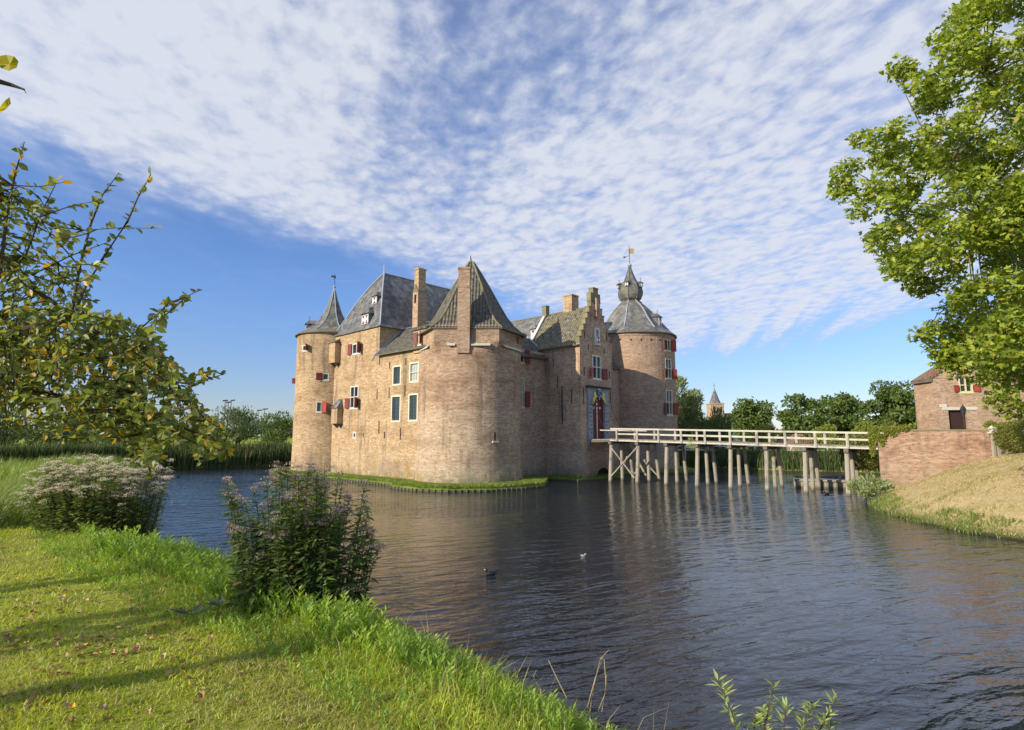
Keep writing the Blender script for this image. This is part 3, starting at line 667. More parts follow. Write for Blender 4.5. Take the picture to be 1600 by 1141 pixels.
# skirt from the round eave to the octagon
for k in range(48):
    a = ho+2*PI*k/48; b = ho+2*PI*(k+1)/48
    def onoct(x, s, z):
        kk = math.floor((x-ho+1e-6)/(PI/4)); p = Vector((math.cos(ho+kk*PI/4), math.sin(ho+kk*PI/4), 0)); q = Vector((math.cos(ho+(kk+1)*PI/4), math.sin(ho+(kk+1)*PI/4), 0)); f = ((x-ho)/(PI/4))-kk
        r = p.lerp(q, f)*RB*1.05*s; return Vector((B.x+r.x, B.y+r.y, z))
    mb.face([circ[1][k], circ[1][(k+1) % 48], onoct(b-1e-4, .88, 15.1), onoct(a+1e-4, .88, 15.1)], 0)
rr[0] = [Vector((B.x+RB*1.05*.88*math.cos(ho+k*PI/4), B.y+RB*1.05*.88*math.sin(ho+k*PI/4), 15.1)) for k in range(8)]; rr.pop(1)
mb.loft(rr, 0)
build('roof', mb, [M['slate_g'], M['wood_d']], towerB)
hips(towerB, [[r[k]+UP*.02 for r in rr] for k in range(8)], .05, 'lead')
m = MB(); q = Vector((B.x, B.y, 19.9)); m.tube([q, q+UP*.5], [.1, .07], 6, 0); m.lathe(q+UP*.65, [(0, -.18), (.12, -.13), (.18, 0), (.12, .13), (0, .18)], 10, 0); m.tube([q+UP*.8, q+UP*2.1], .03, 5, 1)
m.beam(q+UP*1.6-d1*.3, q+UP*1.6+d1*.3, .03, .03, 1); m.prism([q+UP*1.7+Vector((-.45, 0, .08)), q+UP*1.65+Vector((.1, 0, 0)), q+UP*1.95+Vector((.1, 0, 0)), q+UP*1.98+Vector((-.4, 0, 0))], (0, .03, 0), 1)
build('weather_vane', m, [M['lead'], M['iron']], towerB)
nL = Vector((-.93, -.37, 0)).normalized(); dormer(towerB, Vector((B.x, B.y, 15.15))+nL*2.75, nL, .8, .9, 1.2, 1)
GO = .62
# garderobes hanging in the angle of tower and keep
def garde(px0, px1, pt, pb, hgt_cap, slatecap):
    P = onplane((px0+px1)/2, pb, P3(C1, 0, -GO, 0), n1); z0 = P.z; z1 = onplane((px0+px1)/2, pt, P3(C1, 0, -GO, 0), n1).z
    Q0 = onplane(px0, pb, P3(C1, 0, -GO, 0), n1); Q1 = onplane(px1, pb, P3(C1, 0, -GO, 0), n1); w = (Q1-Q0).length; c = Vector((P.x, P.y, 0))
    m = MB(); m.obox(c+d2*1.0+UP*(z0+z1)/2, d1*w/2, d2*1.0, UP*(z1-z0)/2, 0)
    m.prism([c-d2*.12+d1*(w/2+.08)+UP*z1, c-d2*.12-d1*(w/2+.08)+UP*z1, c+d2*.9-d1*(w/2*.5)+UP*(z1+hgt_cap), c+d2*.9+d1*(w/2*.5)+UP*(z1+hgt_cap)], d2*.5-UP*.1, 1)
    m.prism([c-d2*.1+d1*(w/2+.08)+UP*(z1), c-d2*.1-d1*(w/2+.08)+UP*(z1), c-d2*.1-d1*(w/2+.08)+UP*(z1+.07), c-d2*.1+d1*(w/2+.08)+UP*(z1+.07)], d2*2, 1)
    for s in (-1, 1): m.prism([c+d1*s*w*.38+d2*.05+UP*z0, c+d1*s*w*.38+d2*.9+UP*(z0-.7), c+d1*s*w*.38+d2*.9+UP*z0], d1*.14*-s, 2)
    m.obox(c+d2*.55+UP*(z0+.0-.02), d1*w*.3, d2*.4, UP*.03, 2)
    o = build('garderobe', m, [M['tan'], M['slate'], M['wood_d']], keep)
garde(513.5, 522.5, 536, 567, .6, 0); garde(517, 526, 638, 662, 1.3, 1)
# ---- curtain between front tower and gatehouse
K0 = G1+d1*4.2; mb = MB(); wallmats(M['red'])
tR = d2
cw = [PW(812, 819.5, 545.5, 567.5, K0, n2, d2), PW(812, 819.5, 589.5, 637, K0, n2, d2)]
sheet(mb, pmap(K0, d2, n2), [-8, -4, 0], [-.5, 3, 6, 9, 11.55], [(a+.02, b-.02, c+.02, d-.02) for a, b, c, d in cw], 0)
cur = build('curtain_wall', mb, MATW, castle)
for i, x in enumerate(cw):
    w, c = planarwin(cur, x, K0, n2, d2, style='cross' if i else 'one', fr='cream_y' if not i else 'cream')
    hh = x[3]-x[2]; shutter(cur, c-UP*(hh*.22 if i else 0), d2, n2, 1, .62, hh*(.52 if i else 1), 172, 'redp', (x[1]-x[0])/2)
m = MB(); 
mb = MB()
mb.face([Vector((K0.x, K0.y, 11.35))+d2*-9+n2*.4, Vector((K0.x, K0.y, 11.35))+n2*.4+d2*.25, Vector((K0.x, K0.y, 14.4))-n2*3.2+d2*.25, Vector((K0.x, K0.y, 14.4))-n2*3.2+d2*-9], 0)
mb.prism([Vector((K0.x, K0.y, 11.22))+d2*-9+n2*.38, Vector((K0.x, K0.y, 11.22))+n2*.38+d2*.3, Vector((K0.x, K0.y, 11.36))+n2*.38+d2*.3, Vector((K0.x, K0.y, 11.36))+n2*.38+d2*-9], n2*-.5, 1)
build('roof', mb, [M['pantile'], M['wood_d']], cur)
m = MB(); m.tube([Vector((K0.x, K0.y, 11.5))+n2*.4+d2*.15, Vector((K0.x, K0.y, 14.5))-n2*3.2+d2*.15], .08, 5); build('verge_flashing', m, M['lead'], cur)
# ---- gatehouse
GW = 5.3; EZ = 12.45; RZ = 16.4
gw_small = PW(928.6, 935.2, 513.5, 538, G1, n2, d2); gw_big = PW(925.2, 939.6, 555.5, 593, G1, n2, d2)
po = (1.0, 4.35, 3.72, 8.42)
mb = MB(); wallmats(M['red'])
arch = (2.2, 4.5, -.3, 1.25)
sheet(mb, pmap(G1, d2, n2), [0, GW], [-.5, 3, 6, 9, EZ], [(gw_small[0]+.02, gw_small[1]-.02, gw_small[2]+.02, EZ)]*0+[(gw_big[0]+.02, gw_big[1]-.02, gw_big[2]+.02, gw_big[3]-.02), (po[0]+.55, po[1]-.55, po[2], po[3]-.75, .25)], 0)
sheet(mb, pmap(G1+d1*7.0, -d1, n1), [0, 2.8, 4.9, 7.0], [-.5, 3, 6, 9, EZ], [], 0)
sheet(mb, pmap(G1+d2*GW, d1, -n1), [0, 4.2, 7.0], [-.5, 3, 6, 9, EZ], [], 0)
# stepped gable
c0 = GW/2; steps = 7; top = []
sw = (c0-.42)/steps; sh = (RZ+.35-EZ)/steps
def G(u, z, d=0): return Vector((G1.x, G1.y, 0))+d2*u-n2*d+UP*z
for k in range(steps):                               # rows of the gable, one box each, narrower upwards
    hw_ = c0-k*sw+.02; z0 = EZ+k*sh; z1 = z0+sh+(.25 if False else 0)
    cz = (z0+z1)/2
    for f_, nrm in ((0, 1), (.45, -1)):
        p = [G(c0-hw_, z0, f_), G(c0+hw_, z0, f_), G(c0+hw_, z1, f_), G(c0-hw_, z1, f_)]
        wz0, wz1 = gw_small[2], gw_small[3]; wu0, wu1 = gw_small[0], gw_small[1]
        mb.face(p if nrm == 1 else p[::-1], 0)
    for s in (-1, 1):
        a = G(c0+s*hw_, z0, 0); b = G(c0+s*hw_, z0, .45); q = [a, b, b+UP*sh, a+UP*sh]; mb.face(q if s == 1 else q[::-1], 1)
        hn = hw_-sw; q = [G(c0+s*hw_, z1, 0), G(c0+s*hw_, z1, .45), G(c0+s*hn, z1, .45), G(c0+s*hn, z1, 0)]; mb.face(q if s == 1 else q[::-1], 1)
gate = build('gatehouse', mb, [M['red'], M['coping'], M['dark']], castle)
m = MB()
for k in range(steps):
    hw_ = c0-k*sw+.02; z1 = EZ+(k+1)*sh
    for s in (-1, 1): m = MB(); m.obox(G(c0+s*(hw_-sw/2+.02), z1+.035, .225), d2*(sw/2+.03), n2*.27, UP*.035, 0); build('coping_stone', m, M['coping'], gate)
m = MB()
for s in (-1, 1):
    m.obox(G(c0+s*.59, RZ+.75, .225), d2*.19, n2*.24, UP*.45, 0)
m.obox(G(c0, RZ+.9, .225), d2*.40, n2*.26, UP*.75, 0); m.obox(G(c0, RZ+1.69, .225), d2*.44, n2*.3, UP*.05, 0)
build('gable_pinnacle', m, M['coping'], gate)
m = MB(); m.obox(G(c0, RZ-.2, -.12), d2*.2, n2*.12, UP*.9, 0); m.prism([G(c0-.2, RZ-1.1, -.24), G(c0+.2, RZ-1.1, -.24), G(c0+.2, RZ-1.1, 0), G(c0-.2, RZ-1.1, 0)], Vector((0, 0, -.01)), 0)
m.prism([G(c0-.2, RZ-1.1, -.24), G(c0, RZ-1.6, -.02), G(c0+.2, RZ-1.1, -.24)], n2*-.01, 0)
build('gable_pier', m, M['red'], gate)
u0, u1, z0, z1 = gw_small; cS = G((u0+u1)/2, (z0+z1)/2)
window(gate, cS+n2*.13, d2, n2, u1-u0, z1-z0, 'one', 'white', 'glass_b')
m = MB(); hourglass(m, cS+n2*.20-UP*(z1-z0)*.24, d2, n2, (u1-u0)*.8, (z1-z0)*.42, 0, 1); build('hourglass_shutter', m, [M['white'], M['redp']], gate)
w, c = planarwin(gate, gw_big, G1, n2, d2, style='cross', fr='cream', upper='glass_b'); ww = gw_big[1]-gw_big[0]; hh = gw_big[3]-gw_big[2]
for s, ang in ((-1, 150), (1, 165)): shutter(gate, c-UP*hh*.25, d2, n2, s, ww*.46, hh*.46, ang, 'redp', ww/2)
m = MB()
def archpts(cu, z, r, n=10, k=1.): return [(cu+r*math.cos(PI-PI*i/n), z+k*r*math.sin(PI*i/n)) for i in range(n+1)]
cu = c.dot(d2)-Vector((G1.x, G1.y, 0)).dot(d2)
def archband(m, cu, z, r0, r1, o, mi, k=.55, th=.03):
    a = archpts(cu, z, r0, 10, k); b = archpts(cu, z, r1, 10, k)
    for i in range(10): m.prism([G(*a[i], -o), G(*a[i+1], -o), G(*b[i+1], -o), G(*b[i], -o)], -n2*th, mi)
archband(m, cu, gw_big[3]+.1, ww*.5, ww*.5+.22, .03, 0)
build('relieving_arch', m, M['red'], gate)
m = MB()
for u_, z_, L in ((.75, 13.3, .7), (.6, 9.9, .8), (GW-.6, 9.9, .8), (1.3, 12.2, .5), (GW-1.4, 12.1, .5), (GW-.9, 13.6, .8), (.45, 7.6, 1.5), (GW-.5, 7.8, 1.2)): m = MB(); anchor(m, G(u_, z_), n2, L); build('wall_anchor', m, M['iron'], gate)
for u_, z_, L in ((3.1, 10.9, .8), (.5, 11.4, .6), (1.0, 7.6, 1.3), (2.6, 9.0, 1.2)): m = MB(); anchor(m, Vector((G1.x, G1.y, z_))+d1*u_, n1, L); build('wall_anchor', m, M['iron'], gate)
m = MB(); m.beam(Vector((G1.x, G1.y, 5.0))+d1*2.1+n1*.03, Vector((G1.x, G1.y, 8.6))+d1*2.1+n1*.03, .16, .05, 0)
build('drain_slot', m, M['dark'], gate)
m = MB(); archband(m, 3.35, 0, .0, 1.15, .02, 0, .9); build('culvert_arch', m, M['dark'], gate); m = MB(); archband(m, 3.35, 0, 1.15, 1.4, .05, 0, .92); build('arch_ring', m, M['red'], gate)
# portal
m = MB(); cz = 5.95; rin = .98; cu = (po[0]+po[1])/2+.03; zi = 6.75
a = [(cu-rin, po[2])]+[(cu-rin, zi)]+archpts(cu, zi, rin, 12, 1.05)[1:-1]+[(cu+rin, zi), (cu+rin, po[2])]
def outer(p):
    if p[1] <= zi: return (po[0] if p[0] < cu else po[1], p[1])
    dx, dz = p[0]-cu, p[1]-zi; k = min((po[1]-po[0])/2/max(abs(dx), 1e-6), (po[3]-zi)/max(dz, 1e-6)); return (cu+dx*k, zi+dz*k)
a.insert(2, a[1]); b = [outer(p) for p in a]
pts = list(zip(a, b))
for i in range(len(pts)-1):
    (p, P_), (q, Q_) = pts[i], pts[i+1]
    if abs(p[0]-q[0])+abs(p[1]-q[1]) < 1e-6: continue
    m.prism([G(*P_, -.12), G(*p, -.12), G(*q, -.12), G(*Q_, -.12)] if True else 0, -n2*.26, 0)
# corner fillers of the square head
for s in (-1, 1):
    xe = po[0] if s < 0 else po[1]
    m.obox(G(xe-s*.28, 7.95, -.06), d2*.28, n2*.055, UP*.45, 0)
m.obox(G((po[0]+po[1])/2, po[3]+.08, -.14), d2*1.85, n2*.16, UP*.09, 1)
for z_ in (4.6, 5.35, 6.1, 6.85):
    for s, x_ in ((-1, po[0]), (1, po[1])): m.obox(G(x_-s*.34, z_, -.125), d2*.34, n2*.006, UP*.022, 1)
for s, x_ in ((-1, po[0]+.35), (1, po[1]-.35)):
    for z_ in (4.3, 5.0, 5.75, 6.45): m.obox(G(x_+s*-.12, z_, -.13), d2*.05, n2*.01, UP*.05, 1)
    m.prism([G(x_-.3, 3.7, -.12), G(x_+.3, 3.7, -.12), G(x_+.3, 3.35, -.12), G(x_+.05, 3.15, -.12), G(x_-.3, 3.15, -.12)][::-1], -n2*.2, 0)
portal = build('stone_portal', m, [M['bluestone'], M['iron']], gate)
for s, sg in ((-1, 1), (1, -1)):                       # two gilded rampant beasts beside a blue shield
    m = MB(); bx = cu+s*.78; bz = 7.55
    body = [(-.12, -.45), (.05, -.5), (.16, -.15), (.2, .2), (.12, .48), (-.02, .58), (-.16, .5), (-.2, .3), (-.08, .15), (-.18, -.1)]
    P_ = [G(bx+x*-s*1.1+s*(.25*(-z)), bz+z*.85, -.14) for x, z in body]; m.prism(P_, -n2*-.06, 0)
    for (x0, z0, x1, z1) in ((-.1, -.4, .05, -.75), (.1, -.4, .3, -.7), (.1, .2, -.35, .1), (.12, 0, -.3, -.12), (-.15, -.2, -.42, .2)):
        m.beam(G(bx+x0*-s*-1+s*(.25*(-z0)), bz+z0*.85, -.17), G(bx+x1*-s*-1+s*(.25*(-z1)), bz+z1*.85, -.17), .08, .07, 0)
    build('gilded_lion', m, M['gold'], gate)
sh_ = [(-.33, .5), (-.33, -.05), (-.2, -.32), (0, -.48), (.2, -.32), (.33, -.05), (.33, .5)]
m = MB(); m.prism([G(cu+x, 7.75+z, -.2) for x, z in sh_], -n2*.1, 0)
S = [(.2, .36), (.0, .42), (-.18, .32), (-.14, .16), (.12, .06), (.17, -.08), (.0, -.2), (-.18, -.12)]
for p, q in zip(S[:-1], S[1:]): m.beam(G(cu+p[0], 7.75+p[1], -.22), G(cu+q[0], 7.75+q[1], -.22), .07, .03, 1)
m.prism([G(cu-.07, 7.75-.3, -.21), G(cu, 7.75-.42, -.21), G(cu+.07, 7.75-.3, -.21)], -n2*.02, 1)
m.obox(G(cu, 8.32, -.16), d2*.22, n2*.05, UP*.06, 1)
build('coat_of_arms', m, [plain('shield_blue', (.03, .05, .12), .5, .2, 5), M['white']], gate)
m = MB()
pts = [(cu-rin-.02, 3.55), (cu+rin+.02, 3.55)]+[(x, z) for x, z in archpts(cu, zi, rin+.02, 12, 1.05)[::-1]]
m.prism([G(x, z, .10) for x, z in pts], -n2*.08, 0)
for k in range(-5, 6):
    if k: m.obox(G(cu+k*.17, 5.3, .095), d2*.008, n2*.008, UP*1.7, 2)
m.obox(G(cu-.06, 5.2, .085), d2*.055, n2*.012, UP*1.42, 1)
for x, z in ((0-.06, 7.35), (-.06, 6.95), (-.06, 6.6), (-.55, 6.6), (.43, 6.6)): m.obox(G(cu+x, z, .084), d2*.09, n2*.013, UP*.11, 1)
build('door', m, [M['door'], M['white'], M['dark']], gate)
# roof of gatehouse
mb = MB(); Lr = 6.4
def gr(u, s, z): return Vector((G1.x, G1.y, 0))+d2*u+d1*s+UP*z
mb.face([gr(-.3, Lr, EZ-.12), gr(-.3, .45, EZ-.12), gr(.35, .45, EZ+.55), gr(.35, Lr, EZ+.55)], 0); mb.face([gr(.35, Lr, EZ+.55), gr(.35, .45, EZ+.55), gr(c0, .45, RZ-.1), gr(c0, Lr, RZ-.1)], 0)
mb.face([gr(GW+.3, .45, EZ-.12), gr(GW+.3, Lr, EZ-.12), gr(c0, Lr, RZ-.1), gr(c0, .45, RZ-.1)], 0)
mb.face([gr(0, Lr-.02, EZ), gr(c0, Lr-.02, RZ-.12), gr(GW, Lr-.02, EZ)], 1)
mb.prism([gr(-.3, Lr, EZ-.25), gr(-.3, .0, EZ-.25), gr(-.3, .0, EZ-.13), gr(-.3, Lr, EZ-.13)], d2*.3, 2)
build('roof', mb, [M['pantile2'], M['red'], M['wood_d']], gate)
m = MB(); m.beam(gr(-.25, Lr-.1, EZ-.05), gr(c0, Lr-.1, RZ+.1), .28, .14, 0, up=(0, 0, 1)); m.beam(gr(GW+.25, Lr-.1, EZ-.05), gr(c0, Lr-.1, RZ+.1), .28, .14); build('gable_flashing', m, M['white'], gate)
m = MB(); m.obox(gr(c0, Lr-.15, RZ+.35), d2*.27, d1*.27, UP*.55, 0); m.obox(gr(c0, Lr-.15, RZ+.9), d2*.31, d1*.31, UP*.04, 0); build('chimney', m, M['coping'], gate)
# ---- wing behind, seen over the gatehouse
rw0 = Vector((8.6, 60.2, 0)); mb = MB(); Lw = 15.5; RWZ = 18.1; hwW = 4.6
def rw(a, b, z): return rw0+d1*a+d2*b+UP*z
mb.face([rw(Lw, -hwW, 12.6), rw(0, -hwW, 12.6), rw(0, 0, RWZ), rw(Lw, 0, RWZ)], 0); mb.face([rw(0, hwW, 12.6), rw(Lw, hwW, 12.6), rw(Lw, 0, RWZ), rw(0, 0, RWZ)], 0)
mb2 = MB(); mb2.prism([rw(0, -hwW+.2, .2), rw(0, hwW-.2, .2), rw(0, hwW-.2, 12.8), rw(0, 0, RWZ-.2), rw(0, -hwW+.2, 12.8)], d1*Lw, 0)
wing = build('rear_wing', mb2, M['red'], castle); build('roof', mb, M['slate_l'], wing)
m = MB(); m.tube([rw(0, 0, RWZ+.03), rw(Lw, 0, RWZ+.03)], .09, 5); build('ridge', m, M['coping'], wing)
P = onplane(892, 481, rw0, n1); m = MB(); q = Vector((P.x, P.y, 0)); m.obox(q+UP*18.2, d1*.62, d2*.62, UP*1.5, 0); m.obox(q+UP*19.75, d1*.68, d2*.68, UP*.08, 0)
build('chimney', m, M['tan'], wing)
P = onplane(833.5, 530, rw(0, -3.6, 0), n1); dormer(wing, P, n1, .8, 1.15, 1.6, 1)
# ---- curtain from gatehouse to east tower, and the north sides
K1 = K0+d2*GW; mb = MB(); wallmats(M['red'])
sheet(mb, pmap(K1, d2, n2), [0, 5, 12.5], [-.5, 4, 8, 11.6], [], 0)
cur2 = build('curtain_wall', mb, MATW, castle)
mb = MB(); mb.face([K1+n2*.35+UP*11.4, K1+n2*.35+d2*12.5+UP*11.4, K1-n2*3.5+d2*12.5+UP*14.8, K1-n2*3.5+UP*14.8], 0); build('roof', mb, M['pantile'], cur2)
mb = MB(); Dn = Vector((-4.5, 82, 0))
mb.prism([Vector((C.x, C.y, .2)), Vector((Dn.x, Dn.y, .2)), Vector((Dn.x, Dn.y, 11.5)), Vector((C.x, C.y, 11.5))], Vector((-.6, -.6, 0)), 0)
mb.prism([Vector((Dn.x, Dn.y, .2)), Vector((B.x, B.y, .2)), Vector((B.x, B.y, 11.0)), Vector((Dn.x, Dn.y, 11.0))], Vector((.5, -.7, 0)), 0)
build('curtain_wall', mb, M['red'], castle)
mb = MB(); mb.lathe(Dn, [(4.6, .2), (4.6, 12)], 40, 0); mb.lathe(Dn, [(4.9, 11.9), (3.4, 13.2), (1.6, 15), (0.05, 17.2)], 8, 1); build('round_tower', mb, [M['red'], M['slate']], castle)
# ---- east onion tower
RC = 5.0
cwn = [cylwin(1038, 1048.5, 530, 548.5, C, RC, 1.25), cylwin(1038.5, 1050, 560, 592, C, RC, 1.25), cylwin(1040, 1051.5, 609, 649, C, RC, 1.25)]
mb = MB(); wallmats(M['pink'], M['red']); us = [2*PI*k/64-PI for k in range(65)]
sheet(mb, cmap(C, lambda a, z: RC+max(0, 3-z)*.02), us, [-.5, 2, 4, 6, 9, 12, 15.3], [holecyl(x) for x in cwn if True], 0, uk=RC)
sheet(mb, cmap(C, lambda a, z: RC+(.06 if z > 15.3 else 0)), us, [15.3, 15.301, 15.75], [], 0, uk=RC)
towerC = build('onion_tower', mb, MATW, castle)
for i, x in enumerate(cwn):
    c, t, n, w_, h_ = x[:5]; c = c-n*.03
    window(towerC, c, t, n, w_, h_, 'two' if i == 0 else 'cross', 'cream_y' if i == 0 else 'cream', 'glass', upper=None if i == 0 else 'glass_b')
    shutter(towerC, c-UP*(0 if i == 0 else h_*.25), t, n, 1, .62, h_*(1 if i == 0 else .48), 150, 'redp2', w_/2); shutter(towerC, c-UP*(0 if i == 0 else h_*.25), t, n, -1, .5, h_*(1 if i == 0 else .48), 165, 'redp', w_/2)
for px in (969, 986, 1002, 1018, 1031):
    P, t, n, a = cylpos(px, 531, C, RC); m = MB(); m.obox(P+n*.0, t*.09, n*.02, UP*.09, 0); build('putlog_hole', m, M['dark'], towerC)
prof = [(5.3, 15.62), (4.95, 15.95), (4.2, 16.7), (3.3, 17.8), (2.55, 18.9), (1.75, 19.75), (1.15, 20.25), (1.0, 20.35)]
R8 = lambda r, z, o=PI/8: [Vector((C.x+r*math.cos(o+k*PI/4), C.y+r*math.sin(o+k*PI/4), z)) for k in range(8)]
circ = [[Vector((C.x+5.3*math.cos(2*PI*k/64+PI/8), C.y+5.3*math.sin(2*PI*k/64+PI/8), z)) for k in range(64)] for z in (15.6, 15.74)]
mb = MB(); mb.loft(circ, 1); mb.face(circ[0][::-1], 1)
def octp(x, r, z):
    o = PI/8; kk = math.floor((x-o+1e-6)/(PI/4)); p = Vector((math.cos(o+kk*PI/4), math.sin(o+kk*PI/4), 0)); q = Vector((math.cos(o+(kk+1)*PI/4), math.sin(o+(kk+1)*PI/4), 0)); f = (x-o)/(PI/4)-kk; v = p.lerp(q, f)*r; return Vector((C.x+v.x, C.y+v.y, z))
for k in range(64):
    a = PI/8+2*PI*k/64; b = PI/8+2*PI*(k+1)/64; mb.face([circ[1][k], circ[1][(k+1) % 64], octp(b-1e-4, 4.6, 16.35), octp(a+1e-4, 4.6, 16.35)], 0)
low = [R8(4.6, 16.35)]+[R8(r, z) for r, z in prof[2:]]; mb.loft(low, 0)
on = [(1.0, 20.35), (1.28, 20.6), (1.46, 21.05), (1.5, 21.5), (1.4, 22.0), (1.2, 22.45), (.88, 22.85), (.66, 23.2), (.42, 23.8), (.22, 24.4), (.09, 24.95)]
onr = [R8(r, z) for r, z in on]; mb.loft(onr, 2)
build('roof', mb, [M['slate_l'], M['wood_d'], M['slate_g']], towerC)
hips(towerC, [[r[k]+UP*.02 for r in low] for k in range(8)], .075, 'lead')
hips(towerC, [[r[k]+UP*.0 for r in onr] for k in range(8)], .05, 'lead_d')
q = Vector((C.x, C.y, 24.2)); m = MB(); m.tube([q, q+UP*.55], [.1, .06], 6, 0); m.lathe(q+UP*.75, [(0, -.28), (.18, -.2), (.28, 0), (.18, .2), (0, .28)], 12, 0); m.tube([q+UP*1, q+UP*3.3], .035, 5, 1)
m.prism([q+Vector((-.02, 0, 2.25)), q+Vector((.55, 0, 2.3)), q+Vector((.62, 0, 2.9)), q+Vector((.3, 0, 3.0)), q+Vector((-.02, 0, 2.85))], (0, .04, 0), 2)
m.beam(q+Vector((-.7, 0, 1.75)), q+Vector((0, 0, 2.05)), .04, .04, 1); m.obox(q+Vector((-.62, 0, 1.82)), (.12, 0, .05), (0, .03, 0), (-.03, 0, .08), 1); m.beam(q+Vector((-.35, 0, 2.75)), q+Vector((0, 0, 2.75)), .04, .04, 1)
build('weather_vane', m, [M['lead'], M['iron'], M['goldvane']], towerC)
nd = Vector((math.cos(math.radians(-40)), math.sin(math.radians(-40)), 0)); dormer(towerC, Vector((C.x, C.y, 16.75))+nd*3.75, nd, .85, 1.15, 1.6, 1)
for deg in (-118, -35, 180):
    nd = Vector((math.cos(math.radians(deg)), math.sin(math.radians(deg)), 0)); dormer(towerC, Vector((C.x, C.y, 22.0))+nd*1.5, nd, .42, .5, .8, 1)

# ---- grass island the castle stands on
ISL = [atZ(x, y, .1) for x, y in ((432, 739.5), (470, 744), (520, 748), (560, 752), (606, 757), (612, 761), (650, 765.5), (700, 767), (760, 766), (815, 763), (850, 759.5), (856, 753))]
ISL = [(p.x, p.y) for p in ISL]+[(3.2, 52.0), (5.8, 49.9), (10.5, 54.0), (9.5, 57.5), (14, 60.2), (19.6, 60.2), (21.2, 64), (21, 70), (14, 80), (3, 88), (-8, 88), (-20, 76), (-27, 70), (-27.5, 64)]
m = MB(); n_ = len(ISL)
cen = Vector((-3, 64))
ins = [Vector(p)+(cen-Vector(p)).normalized()*.25 for p in ISL]
for k in range(n_):
    a, b = ISL[k], ISL[(k+1) % n_]; c, d = ins[k], ins[(k+1) % n_]
    m.face([(a[0], a[1], -.5), (b[0], b[1], -.5), (b[0], b[1], .12), (a[0], a[1], .12)], 1)
    m.face([(a[0], a[1], .12), (b[0], b[1], .12), (d.x, d.y, .3), (c.x, c.y, .3)], 0); m.face([(c.x, c.y, .3), (d.x, d.y, .3), (cen.x, cen.y, .45)], 0)
M['isle'] = plain('island_turf', (.17, .23, .03), .95, .35, 5, 0, .1, .04)
isl = build('island', m, [M['isle'], M['wood_d']]); tag(isl, kind='structure')
rev = thing('revetment', (-5, 41, 0), 'low row of dark wooden stakes edging the castle island at the waterline', 'wooden edging')
tot = []; 
for k in range(11):
    a, b = Vector(ISL[k]), Vector(ISL[k+1]); L = (b-a).length; nn = max(1, int(L/.42))
    for j in range(nn): tot.append(a.lerp(b, j/nn))
st_ = tot[::max(1, math.ceil(len(tot)/98))] if len(tot) > 98 else tot
for p in st_:
    m = MB(); h_ = .14+random.random()*.05; m.tube([(p.x, p.y-.06, -.3), (p.x, p.y-.06, h_)], .075, 6); build('stake', m, M['wood_d'], rev)
m = MB()
for k in range(11):
    a, b = Vector(ISL[k]), Vector(ISL[k+1]); m.beam((a.x, a.y-.02, .03), (b.x, b.y-.02, .03), .05, .12)
build('board', m, M['wood_d'], rev)

# ------------------------------------------------------------------ bridge
b0 = Vector((8.84, 50, 0)); bd = Vector((2.01, -1.636, 0)); bw_ = Vector((.63, .777, 0)).normalized()
bridge = thing('wooden_bridge', (16, 45, 0), 'long pale timber bridge on splayed wooden piles leading to the castle door', 'bridge')
def zb(t): return 3.74-.058*t
def BP(t, w, z): p = b0+bd*t+bw_*w; return Vector((p.x, p.y, z))
m = MB(); n_pl = 150
for k in range(n_pl):
    t = -.05+7.75*k/n_pl; t1 = t+7.75/n_pl*.90
    z = zb(t)+random.uniform(-.008, .008); m.obox(BP((t+t1)/2, 1.65+random.uniform(-.02, .02), z-.03), bd*(t1-t)/2, bw_*1.72, UP*.03)
build('deck', m, M['wood'], bridge)
for w_ in (.05, 3.25): m = MB(); m.beam(BP(-.05, w_, zb(0)-.13), BP(7.7, w_, zb(7.7)-.13), .14, .15); build('edge_beam', m, M['woodp'], bridge)
for w_ in (1.1, 2.2): m = MB(); m.beam(BP(-.05, w_, zb(0)-.14), BP(7.7, w_, zb(7.7)-.14), .2, .16); build('joist', m, M['wood_d'], bridge)
for w_ in (.0, 3.3):
    m = MB(); m.beam(BP(-.02, w_, zb(0)+.88), BP(7.85, w_, zb(7.8)+.88), .13, .13); build('handrail', m, M['woodp'], bridge)
    m = MB(); m.beam(BP(.2, w_+(.06 if w_ else -.06)*0, zb(0)+.42), BP(7.7, w_, zb(7.8)+.42), .07, .12); build('mid_rail', m, M['woodp'], bridge)
    for k in range(10):
        t = .22+.757*k; m = MB(); m.beam(BP(t, w_-(.09 if w_ == 0 else -.09), zb(t)-.22), BP(t, w_-(.09 if w_ == 0 else -.09), zb(t)+.82), .14, .12); build('rail_post', m, M['woodp'], bridge)
for k in range(8):
    z = zb(k)-.33; m = MB(); m.beam(BP(k, -.35, z), BP(k, 3.75, z), .28, .26); m.beam(BP(k, -.18, z+.13), BP(k, -.18, z-.3), .32, .3) if False else None; build('cap_beam', m, M['wood_d'], bridge)
    for (wt, wb_, r) in ((0, -.38, .17), (1.85, 1.9, .15), (3.35, 4.0, .15)):
        m = MB(); m.tube([BP(k, wb_*1.25, -1.2), BP(k+random.uniform(-.01, .01), wb_, 0), BP(k, wt, z-.12)], [r*1.05, r, r*.93], 8); build('pile', m, M['wood'], bridge)
for w_t, w_b in ((-.15, -.5), (3.55, 3.95)):
    for a_, b_ in ((0, 1), (1, 0)): m = MB(); m.beam(BP(a_+.06*(1 if a_ == 0 else -1), w_b, .45), BP(b_, w_t, 3.05), .09, .17, up=tuple(bw_)); build('cross_brace', m, M['wood'], bridge)
m = MB(); m.beam(BP(0, 3.4, 3.1), BP(.9, 1.9, .5), .12, .12); m.beam(BP(0, 1.9, .6), BP(.0, 3.5, 3.0), .12, .12); build('cross_brace', m, M['wood'], bridge)
